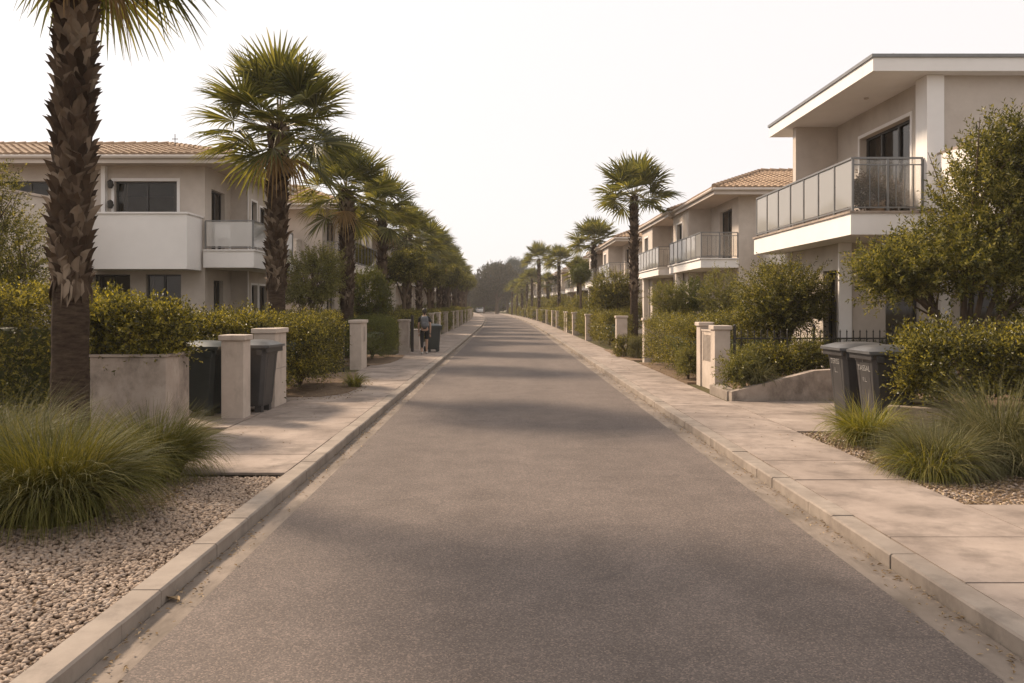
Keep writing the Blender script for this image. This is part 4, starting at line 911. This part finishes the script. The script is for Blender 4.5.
pb = pillar('gate pillar just behind the near one, beside the tall hedge', (4.33,18.0,.1), .27,.34,1.35)
t = thing('mailbox_wall', 'low rendered panel with grille between the two right gate pillars', 'wall', (4.32,17.28,.1)); mb = MB(); mb.box(-.09,.09,-.54,.535,-.1,1.17); mb.build('panel', M['pillar'], t)
mb = MB()
for k in range(22): mb.box(-.104,-.088,-.4,.4,.56+k*.025,.572+k*.025)
mb.box(-.1,-.088,-.43,-.4,.53,1.13); mb.box(-.1,-.088,.4,.43,.53,1.13)
mb.build('grille', M['pillar_grey'], t); mb = MB(); mb.box(-.11,.11,-.54,.535,1.172,1.2); mb.build('coping', M['pillar'], t)
pillar('lone slim white pillar at the far end of the tall right hedge', (4.28,25.0,.1), .24,.34,1.34)
pillar('white pillar behind the low rounded shrubs on the right', (4.5,32.2,.1), .42,.34,1.32)
pillar('third lone pillar on the right with a thin iron gate post beside it', (4.1,41,.1), .3,.4,1.3)
for i, (y, d) in enumerate([(48.5,.5),(53.5,.9),(55.3,.5),(64,.5),(69.5,.9),(78,.5),(86,.8),(95,.6),(105,.8),(116,.6),(128,.8)]):
    pillar('pale pillar breaking the right hedge row, %s past the third lone pillar' % ORD[i], (4.1+float(bend(y)), y, .1), .4, d, 1.34)
# concrete planter by the foreground palm: four walls round the soil
t = thing('concrete_planter', 'stained concrete planter box beside the foreground palm', 'planter', (-5.3,11.2,0))
mb = MB(); a,b,c,d,z1 = -.16,.84,-.38,.42,1.13
mb.box(a,b,c,c+.1,-.05,z1); mb.box(a,b,d-.1,d,-.05,z1); mb.box(a,a+.1,c+.1,d-.1,-.05,z1); mb.box(b-.1,b,c+.1,d-.1,-.05,z1); mb.build('box', M['concrete'], t, bevel=.01)
mb = MB(); mb.box(a+.1,b-.1,c+.1,d-.1,.9,1.05); mb.build('soil', M['soil'], t)
mb = MB(); mb.box(a-.02,b+.02,c-.02,c+.11,z1+.002,z1+.035); mb.box(b-.11,b+.02,c+.11,d+.02,z1+.002,z1+.035); mb.build('rim', M['concrete'], t)
# ramp wall
t = thing('ramp_wall', 'low stained concrete wall sloping down to the right gate pillar', 'wall', (0,0,0))
xs_ = [4.05,5.55,5.95,6.35]; zs_ = [.26,.64,.66,.66]; mb = MB()
for y0, y1, zo, z00 in ((14.8,15.0,0,.0),):
    V = [(x,y,z) for y in (y0,y1) for x,z in zip(xs_,zs_)] + [(x,y,z00) for y in (y0,y1) for x in xs_]
    for i in range(3): mb.add([V[i],V[i+1],V[5+i],V[4+i],V[8+i],V[9+i],V[13+i],V[12+i]], [(0,1,2,3),(4,5,1,0),(3,2,6,7)])
    mb.add([V[0],V[4],V[12],V[8],V[3],V[7],V[15],V[11]], [(0,1,2,3),(4,7,6,5)])
mb.build('face', M['concrete'], t)
mb = MB(); mb.box(4.02,4.28,15.02,16.3,0,.25); mb.build('side_kerb', M['kerb'], t, bevel=.01)
mb = MB(); mb.add([(4.3,15.0,.2),(6.4,15.0,.58),(6.4,16.5,.58),(4.3,16.5,.3)], [(0,1,2,3)]); tag(mb.build('raised_soil', M['soil']), kind='structure')
t = thing('low_wall', 'low concrete edging wall below the bright hedge at the right edge', 'wall', (0,0,0))
mb = MB(); mb.obox((5.12,11.05),(1,-.62),4.5,.16,0,.47); mb.build('block', M['concrete'], t, bevel=.01)
mb = MB(); mb.prism([(5.25,11.15),(8.9,8.95),(10,13),(5.4,13)],.05,.42); tag(mb.build('raised_soil', M['soil']), kind='structure')
# iron fence with spikes
def fence(label, x0, x1, y, z0, z1, sp=.13):
    t = thing('iron_fence', label, 'fence', (x0,y,z0)); L = x1-x0; hh = z1-z0; mb = MB()
    n = int(L/sp)
    for k in range(n+1):
        if k % 12 == 0: continue
        x = k*L/n; mb.box(x-.008,x+.008,-.008,.008,.05,hh-.06); mb.add([(x-.016,-.008,hh-.06),(x+.016,-.008,hh-.06),(x+.016,.008,hh-.06),(x-.016,.008,hh-.06),(x,0,hh)], [(0,1,4,4),(1,2,4,4),(2,3,4,4),(3,0,4,4)][:0] or np.array([(0,1,4),(1,2,4),(2,3,4),(3,0,4)]))
    mb.build('bars', M['iron'], t)
    r = MB(); r.box(0,L,-.015,.015,hh-.2,hh-.17); r.box(0,L,-.015,.015,.12,.15); r.build('rail', M['iron'], t)
    for k in range(0, n+1, 12):
        p = MB(); x = k*L/n; p.box(x-.022,x+.022,-.022,.022,-.3,hh+.02); p.tube([(x,0,hh+.02),(x,0,hh+.07),(x,0,hh+.1)],[.02,.03,.005],6); p.build('post', M['iron'], t)
    return t
fence('black spiked railings behind the two right bins', 4.55, 10.2, 16.42, .1, 1.34)
fence('dark railings in shade between the rounded hedge and the mailbox pillar', -5.6, -4.25, 21.6, .1, 1.25, .11)

# ================================================================== WHEELIE BINS
def make_bin(label, loc, rz, body='bin', lid='bin_lid', words=None, s=1.09, group='wheelie bins'):
    t = thing('wheelie_bin', label, 'bin', loc, rz, group, s)
    mb = MB(); zs = [.09,.13,.9,.93,.97]; hw = [.215,.225,.275,.285,.285]; y0 = [-.25,-.26,-.33,-.345,-.345]; y1 = [.20,.21,.30,.31,.31]
    V = []
    for z, w, a, b in zip(zs, hw, y0, y1):
        c = .05; V += [(-w,a+c,z),(-w+c,a,z),(w-c,a,z),(w,a+c,z),(w,b-c,z),(w-c,b,z),(-w+c,b,z),(-w,b-c,z)]
    fs = [(k*8+i,k*8+(i+1)%8,(k+1)*8+(i+1)%8,(k+1)*8+i) for k in range(4) for i in range(8)]
    mb.add(V, fs); mb.ngon(V[:8][::-1])
    for x in (-.14,0,.14): mb.add([(x-.012,-.268,.2),(x+.012,-.268,.2),(x+.012,-.33,.84),(x-.012,-.33,.84),(x-.012,-.25,.2),(x+.012,-.25,.2),(x+.012,-.31,.84),(x-.012,-.31,.84)], [(0,1,2,3),(0,3,7,4),(1,5,6,2)]) if x else None
    mb.build('body', M[body], t, bevel=.006)
    mb = MB(); mb.box(-.305,.305,-.375,-.347,.88,.96); mb.box(-.305,.305,-.345,.315,.935,.97)
    mb.box(-.3,-.27,-.3,-.2,.84,.93); mb.box(.27,.3,-.3,-.2,.84,.93); mb.build('rim', M[body], t, bevel=.008)
    # domed lid
    L = MB(); nx, ny = 9, 11; V = []
    for j in range(ny):
        v = j/(ny-1); y = -.405 + v*.77
        for i in range(nx):
            u = i/(nx-1)*2-1; e = (1-abs(u)**5)*(1-abs(2*v-1)**6); V.append((u*.318, y, .978+.012 + .062*e*(1-.25*(v-.4)**2*4) + .02*v*e))
    fs = [(j*nx+i,j*nx+i+1,(j+1)*nx+i+1,(j+1)*nx+i) for j in range(ny-1) for i in range(nx-1)]; L.add(V, fs)
    ring = [i for i in range(nx)] + [j*nx+nx-1 for j in range(1,ny)] + [(ny-1)*nx+i for i in range(nx-2,-1,-1)] + [j*nx for j in range(ny-2,0,-1)]
    rv = [V[i] for i in ring]; rw = [(x,y,.955) for x,y,z in rv]; k = len(ring); L.add(rv+rw, [(i,(i+1)%k,k+(i+1)%k,k+i) for i in range(k)])
    L.build('lid', M[lid], t, smooth=True).data.set_sharp_from_angle(angle=R(40))
    mb = MB(); mb.tube([(-.2,.33,.93),(-.2,.40,.95),(.2,.40,.95),(.2,.33,.93)],[.014]*4,8); mb.build('handle', M[body], t, smooth=True)
    for x in (-.25,.25):
        w = MB(); w.tube([(x-.035,.2,.1),(x+.035,.2,.1)],[.1,.1],18); w.build('wheel', M['rubber'], t)
    for x in (-.19,.10): mb = MB(); mb.box(x,x+.09,-.24,-.14,0,.1); mb.build('foot', M[body], t)
    if words:
        for k, (txt, z, sz, x) in enumerate(words):
            cu = bpy.data.curves.new('lettering', 'FONT'); cu.body = txt; cu.size = sz; cu.align_x = 'CENTER'; cu.extrude = .0008
            tmp = bpy.data.objects.new('tmp_text', cu); COL.objects.link(tmp); dg = bpy.context.evaluated_depsgraph_get(); me = bpy.data.meshes.new_from_object(tmp.evaluated_get(dg)); bpy.data.objects.remove(tmp)
            o = bpy.data.objects.new('lettering', me); COL.objects.link(o); me.materials.append(M['letters']); o.parent = t
            yf = -.262 - (z-.13)*.0909 - .003; o.location = (x, yf, z); o.rotation_euler = (R(90-0)+math.atan(.0909), 0, 0)
    return t
make_bin('grey wheelie bin with faded white lettering, farther from the kerb grass', (wx(846,12.35)+.25,12.5,.1), R(-88), words=[('TERSS', .76, .105, -.02), ('L..', .64, .10, 0)])
make_bin('grey wheelie bin with faded white lettering and overhanging lid, half behind bright grass', (wx(880,11.55)+.12,11.55,.1), R(-88), words=[('T', .84, .10, -.02), ('TASSAL', .73, .10, 0), ('F.L.', .59, .08, 0)])
make_bin('dark bin in shade between the planter and the slim left pillar', (wx(200,12.9),12.95,.1), R(84), 'bin_green', 'bin_green')
make_bin('grey lidded bin between the two concrete pillars on the left', (wx(249,13.3),13.4,.1), R(84))
make_bin('dark bin on the left pavement beside the walking person', (wx(432,30.6),30.8,.1), R(14), 'bin_green', 'bin_green', s=.98)

# ================================================================== PERSON
def skin(name, nodes, edges, root, mat, parent, sub=2):
    me = bpy.data.meshes.new(name); me.from_pydata([n[0] for n in nodes], edges, []); o = bpy.data.objects.new(name, me); COL.objects.link(o)
    sk = o.modifiers.new('skin','SKIN'); sk.use_smooth_shade = True; o.modifiers.new('sub','SUBSURF').levels = sub
    sv = me.skin_vertices[0].data if me.skin_vertices else None
    if sv is None:
        bpy.context.view_layer.objects.active = o; bm = bmesh.new(); bm.from_mesh(me); bm.verts.layers.skin.verify(); bm.to_mesh(me); bm.free(); sv = me.skin_vertices[0].data
    for i, n in enumerate(nodes):
        r = n[1] if isinstance(n[1], tuple) else (n[1], n[1]); sv[i].radius = r; sv[i].use_root = (i == root)
    dg = bpy.context.evaluated_depsgraph_get(); m2 = bpy.data.meshes.new_from_object(o.evaluated_get(dg)); bpy.data.objects.remove(o)
    for p in m2.polygons: p.use_smooth = True
    m2.materials.clear(); m2.materials.append(M[mat]); o = bpy.data.objects.new(name, m2); COL.objects.link(o); o.parent = parent; return o
M['skin'] = surf('skin', (.42,.26,.18), (.47,.30,.21), 6, .55, 40, .05)
M['cloth_dark'] = surf('black_cloth', (.018,.017,.018), (.03,.028,.028), 14, .9, 90, .3)
M['cloth_grey'] = surf('grey_pack_cloth', (.10,.105,.115), (.17,.175,.185), 10, .85, 90, .3)
M['hair'] = surf('dark_hair', (.02,.015,.012), (.04,.03,.022), 30, .6, 60, .4)
M['shoe'] = surf('pale_shoe', (.40,.37,.34), (.5,.46,.42), 8, .8, 60, .2)
t = thing('person', 'person walking away in black clothes with a grey backpack beside the far left bin', 'person', (wx(424.5,29.3),29.3,.1), R(6), None, .90)
B = [((0,0,.98),(.125,.095)), ((0,0,1.15),(.115,.085)), ((0,.0,1.32),(.14,.095)), ((0,.0,1.44),(.10,.075)), ((0,.02,1.52),.05), ((0,.03,1.60),.07), ((0,.03,1.69),.088), ((0,.02,1.765),.05),
     ((-.18,0,1.41),.055), ((-.23,-.03,1.13),.043), ((-.22,.10,.90),.032), ((-.215,.14,.82),.028),
     ((.18,0,1.41),.055), ((.23,-.05,1.13),.043), ((.225,-.05,.88),.032), ((.225,-.03,.80),.028),
     ((-.09,0,.90),.09), ((-.10,-.07,.50),.06), ((-.10,-.26,.12),.037), ((-.10,-.28,.06),.04), ((-.10,-.16,.03),.032),
     ((.09,0,.90),.09), ((.09,.08,.50),.06), ((.08,.07,.12),.037), ((.08,.06,.05),.04), ((.085,.18,.035),.032)]
E = [(0,1),(1,2),(2,3),(3,4),(4,5),(5,6),(6,7),(3,8),(8,9),(9,10),(10,11),(3,12),(12,13),(13,14),(14,15),(0,16),(16,17),(17,18),(18,19),(19,20),(0,21),(21,22),(22,23),(23,24),(24,25)]
skin('body', B, E, 0, 'skin', t)
for s_, hx, hy, hz in ((-1,-.215,.14,.80),(1,.225,-.03,.78)):
    nd = [((hx,hy,hz),(.03,.016)), ((hx,hy+.01,hz-.06),(.034,.014))]; ed = [(0,1)]
    for k in range(4):
        x = hx + (k-1.5)*.017; nd += [((x,hy+.015,hz-.09),.0085), ((x,hy+.03,hz-.12-.008*(k in (1,2))),.007)]; b = len(nd); ed += [(1,b-2),(b-2,b-1)]
    nd += [((hx-s_*.035,hy+.02,hz-.05),.009), ((hx-s_*.04,hy+.035,hz-.08),.008)]; b = len(nd); ed += [(0,b-2),(b-2,b-1)]
    skin('hand', nd, ed, 0, 'skin', t, 1)
skin('shirt', [((0,0,.90),(.15,.12)), ((0,0,1.15),(.135,.105)), ((0,0,1.32),(.16,.115)), ((0,0,1.45),(.10,.085)), ((-.19,0,1.41),.068), ((-.225,-.02,1.22),.058), ((.19,0,1.41),.068), ((.225,-.03,1.22),.058)], [(0,1),(1,2),(2,3),(3,4),(4,5),(3,6),(6,7)], 0, 'cloth_dark', t)
skin('trousers', [((0,0,1.0),(.14,.11)), ((-.09,0,.88),.105), ((-.10,-.06,.52),.075), ((-.10,-.22,.16),.055), ((.09,0,.88),.105), ((.09,.07,.55),.078)], [(0,1),(1,2),(2,3),(0,4),(4,5)], 0, 'cloth_dark', t)
mb = MB(); ico_blob(mb, (0,.0,1.70), (.098,.108,.115), 3, 0, .02); ico_blob(mb, (0,-.085,1.63), (.05,.045,.09), 4, 0, .03); mb.build('hair', M['hair'], t, smooth=True)
mb = MB(); ico_blob(mb, (0,.122,1.645), (.014,.02,.02), 1, 0, .01, 2); mb.build('nose', M['skin'], t, smooth=True)
mb = MB(); ico_blob(mb, (0.0,-.2,1.26), (.155,.10,.23), 5, 0, .03, 3, 3.2); b_ = mb.build('backpack', M['cloth_grey'], t, smooth=True)
mb = MB(); ico_blob(mb, (0.0,-.28,1.17), (.10,.045,.10), 6, 0, .02, 3, 3.2); mb.build('pocket', M['cloth_grey'], b_, smooth=True)
for s_ in (-1,1): mb = MB(); mb.tube([(s_*.09,-.12,1.42),(s_*.10,.0,1.505),(s_*.11,.115,1.38),(s_*.12,.12,1.2),(s_*.13,.0,1.08)],[.016]*5,6); mb.build('strap', M['cloth_grey'], b_, smooth=True)
for x, y in ((-.10,-.22),(.083,.12)): mb = MB(); ico_blob(mb, (x,y,.05), (.05,.13,.055), 8, 0, .02, 2, 2.6); mb.build('shoe', M['shoe'], t, smooth=True)

# ================================================================== DISTANT CARS
M['car_white'] = surf('white_car_paint', (.72,.70,.68), (.76,.74,.72), 2, .3, 30, 0, .002, .5)
M['car_grey'] = surf('silver_car_paint', (.36,.35,.34), (.4,.39,.38), 2, .3, 30, 0, .002, .5)
M['car_glass'] = surf('car_glass', (.02,.02,.022), (.03,.03,.03), 2, .08, 30, 0, .002, .5)
M['lamp_red'] = surf('tail_lamp', (.35,.02,.015), (.4,.03,.02), 2, .3, 30, 0)
def car(label, loc, rz, paint):
    t = thing('parked_car', label, 'car', loc, rz, None)
    prof = [(-2.1,.35),(-2.12,.75),(-1.95,.95),(-1.2,1.02),(-.55,1.42),(.9,1.45),(1.75,1.05),(2.1,.95),(2.15,.4)]
    mb = MB(); k = len(prof)
    for side, w in ((-1,.86),(1,.86)): pass
    V = [(-.86 if z < 1.1 else -.68, y, z) for y, z in prof] + [(.86 if z < 1.1 else .68, y, z) for y, z in prof]
    mb.add(V, [(i,(i+1)%k,k+(i+1)%k,k+i) for i in range(k)]); mb.ngon(V[:k]); mb.ngon(V[k:][::-1]); mb.build('body', M[paint], t, bevel=.05)
    mb = MB(); mb.add([(-.7,-1.12,1.07),(.7,-1.12,1.07),(.6,-.6,1.40),(-.6,-.6,1.40)],[(0,1,2,3)]); mb.v[0] += np.array([0,-.02,.02]); mb.build('rear_window', M['car_glass'], t)
    mb = MB(); mb.add([(-.6,.95,1.42),(.6,.95,1.42),(.72,1.68,1.08),(-.72,1.68,1.08)],[(0,1,2,3)]); mb.v[0] += np.array([0,.02,.03]); mb.build('windscreen', M['car_glass'], t)
    for s_ in (-1,1):
        mb = MB(); mb.add([(s_*.83,-1.0,1.06),(s_*.83,1.5,1.06),(s_*.7,.9,1.38),(s_*.7,-.5,1.38)],[(0,1,2,3)]); mb.v[0][:,0] += s_*.01; mb.build('side_window', M['car_glass'], t)
        mb = MB(); mb.box(s_*.7-.12,s_*.7+.12,-2.15,-2.1,.72,.88); mb.build('tail_light', M['lamp_red'], t)
        for y in (-1.3,1.35): w = MB(); w.tube([(s_*.88-.1,y,.32),(s_*.88,y,.32)],[.32,.32],18); w.build('wheel', M['rubber'], t)
    return t
car('small white car parked at the far left end of the street', (wx(480,214),214,.0), R(8), 'car_white')

# single dry leaves large enough to pick out
for i, (px, y, s_, lb) in enumerate([(170,5.05,.075,'curled pale dry leaf in the left gutter'),(859,6.35,.05,'brown dry leaf in the right gutter beside a kerb stone'),(784,8.0,.05,'dry leaf in the right gutter, farther from the viewer')]):
    mb = MB(); n = 7; V = []
    for k in range(n):
        a = k/(n-1); w_ = .45*s_*math.sin(math.pi*(a*.9+.05)); V += [(-w_, (a-.5)*s_*2.2, .012+.02*math.sin(a*3)), (0,(a-.5)*s_*2.2,.004), (w_,(a-.5)*s_*2.2,.014+.012*math.cos(a*4))]
    mb.add(V, [(k*3+j,k*3+j+1,k*3+j+4,k*3+j+3) for k in range(n-1) for j in range(2)])
    o = mb.build('dry_leaf', M['litter'], None, True, loc=(wx(px,y),y,.006)); o.rotation_euler = (0,0,1.1+i); tag(o, lb, 'leaf', 'dry leaves in the gutters')

# ================================================================== LIGHT, AIR, CAMERA
SUN_EL, SUN_AZ = 38, 0
sd = Vector((-1.0, .85, 0)).normalized(); el = R(SUN_EL)
tosun = Vector((sd.x*math.cos(el), sd.y*math.cos(el), math.sin(el)))
L = bpy.data.lights.new('sun', 'SUN'); L.energy = SUN_E; L.angle = R(8); L.color = (1,.80,.60)
so_ = bpy.data.objects.new('sun', L); COL.objects.link(so_); so_.rotation_euler = tosun.to_track_quat('Z','Y').to_euler()
W = bpy.data.worlds.new('World'); scene.world = W; W.use_nodes = True; nt = W.node_tree; bg = nt.nodes['Background']
sk = nt.nodes.new('ShaderNodeTexSky'); sk.sky_type = 'NISHITA'; sk.sun_disc = False; sk.sun_elevation = el; sk.sun_rotation = math.atan2(tosun.x, tosun.y); sk.dust_density = 5; sk.air_density = 1.4
hs = nt.nodes.new('ShaderNodeHueSaturation'); hs.inputs['Saturation'].default_value = .15; nt.links.new(sk.outputs[0], hs.inputs['Color'])
mul = mixc(nt, 1.0, hs.outputs[0], (SKY_K*.02,)*3, 'MULTIPLY')
# overcast veil: even bright cloud deck added to the clear sky
add = mixc(nt, 1.0, mul, tuple(v for v in VEIL), 'ADD')
nt.links.new(add, bg.inputs[0]); bg.inputs[1].default_value = 1.0
if HAZE:
    mb = MB(); mb.box(-420,420,-60,620,-1.05,26); m, nt2, b2 = newmat('haze_air'); nt2.nodes.remove(b2)
    pv = nt2.nodes.new('ShaderNodeVolumePrincipled'); pv.inputs['Density'].default_value = HAZE; pv.inputs['Color'].default_value = (.95,.93,.92,1); pv.inputs['Anisotropy'].default_value = .2
    nt2.links.new(pv.outputs[0], nt2.nodes['Material Output'].inputs['Volume'])
    tag(mb.build('haze', m), kind='stuff')
cam = bpy.data.cameras.new('camera'); co_ = bpy.data.objects.new('camera', cam); COL.objects.link(co_); scene.camera = co_
cam.sensor_width = 36; cam.lens = F/1024*36; cam.clip_end = 3000; cam.clip_start = .05
co_.location = (0,0,EYE); co_.rotation_euler = (R(90),0,0); cam.shift_x = 6/1024; cam.shift_y = -35.5/1024
scene.view_settings.view_transform = 'Standard'; scene.view_settings.look = 'None'; scene.view_settings.gamma = 1; scene.view_settings.exposure = EXPO
scene.render.resolution_x = 1024; scene.render.resolution_y = 683
c = scene.cycles; c.max_bounces = 8; c.transparent_max_bounces = 24; c.diffuse_bounces = 3; c.glossy_bounces = 3; c.transmission_bounces = 4; c.volume_bounces = 1; c.use_denoising = True; c.sample_clamp_indirect = 4
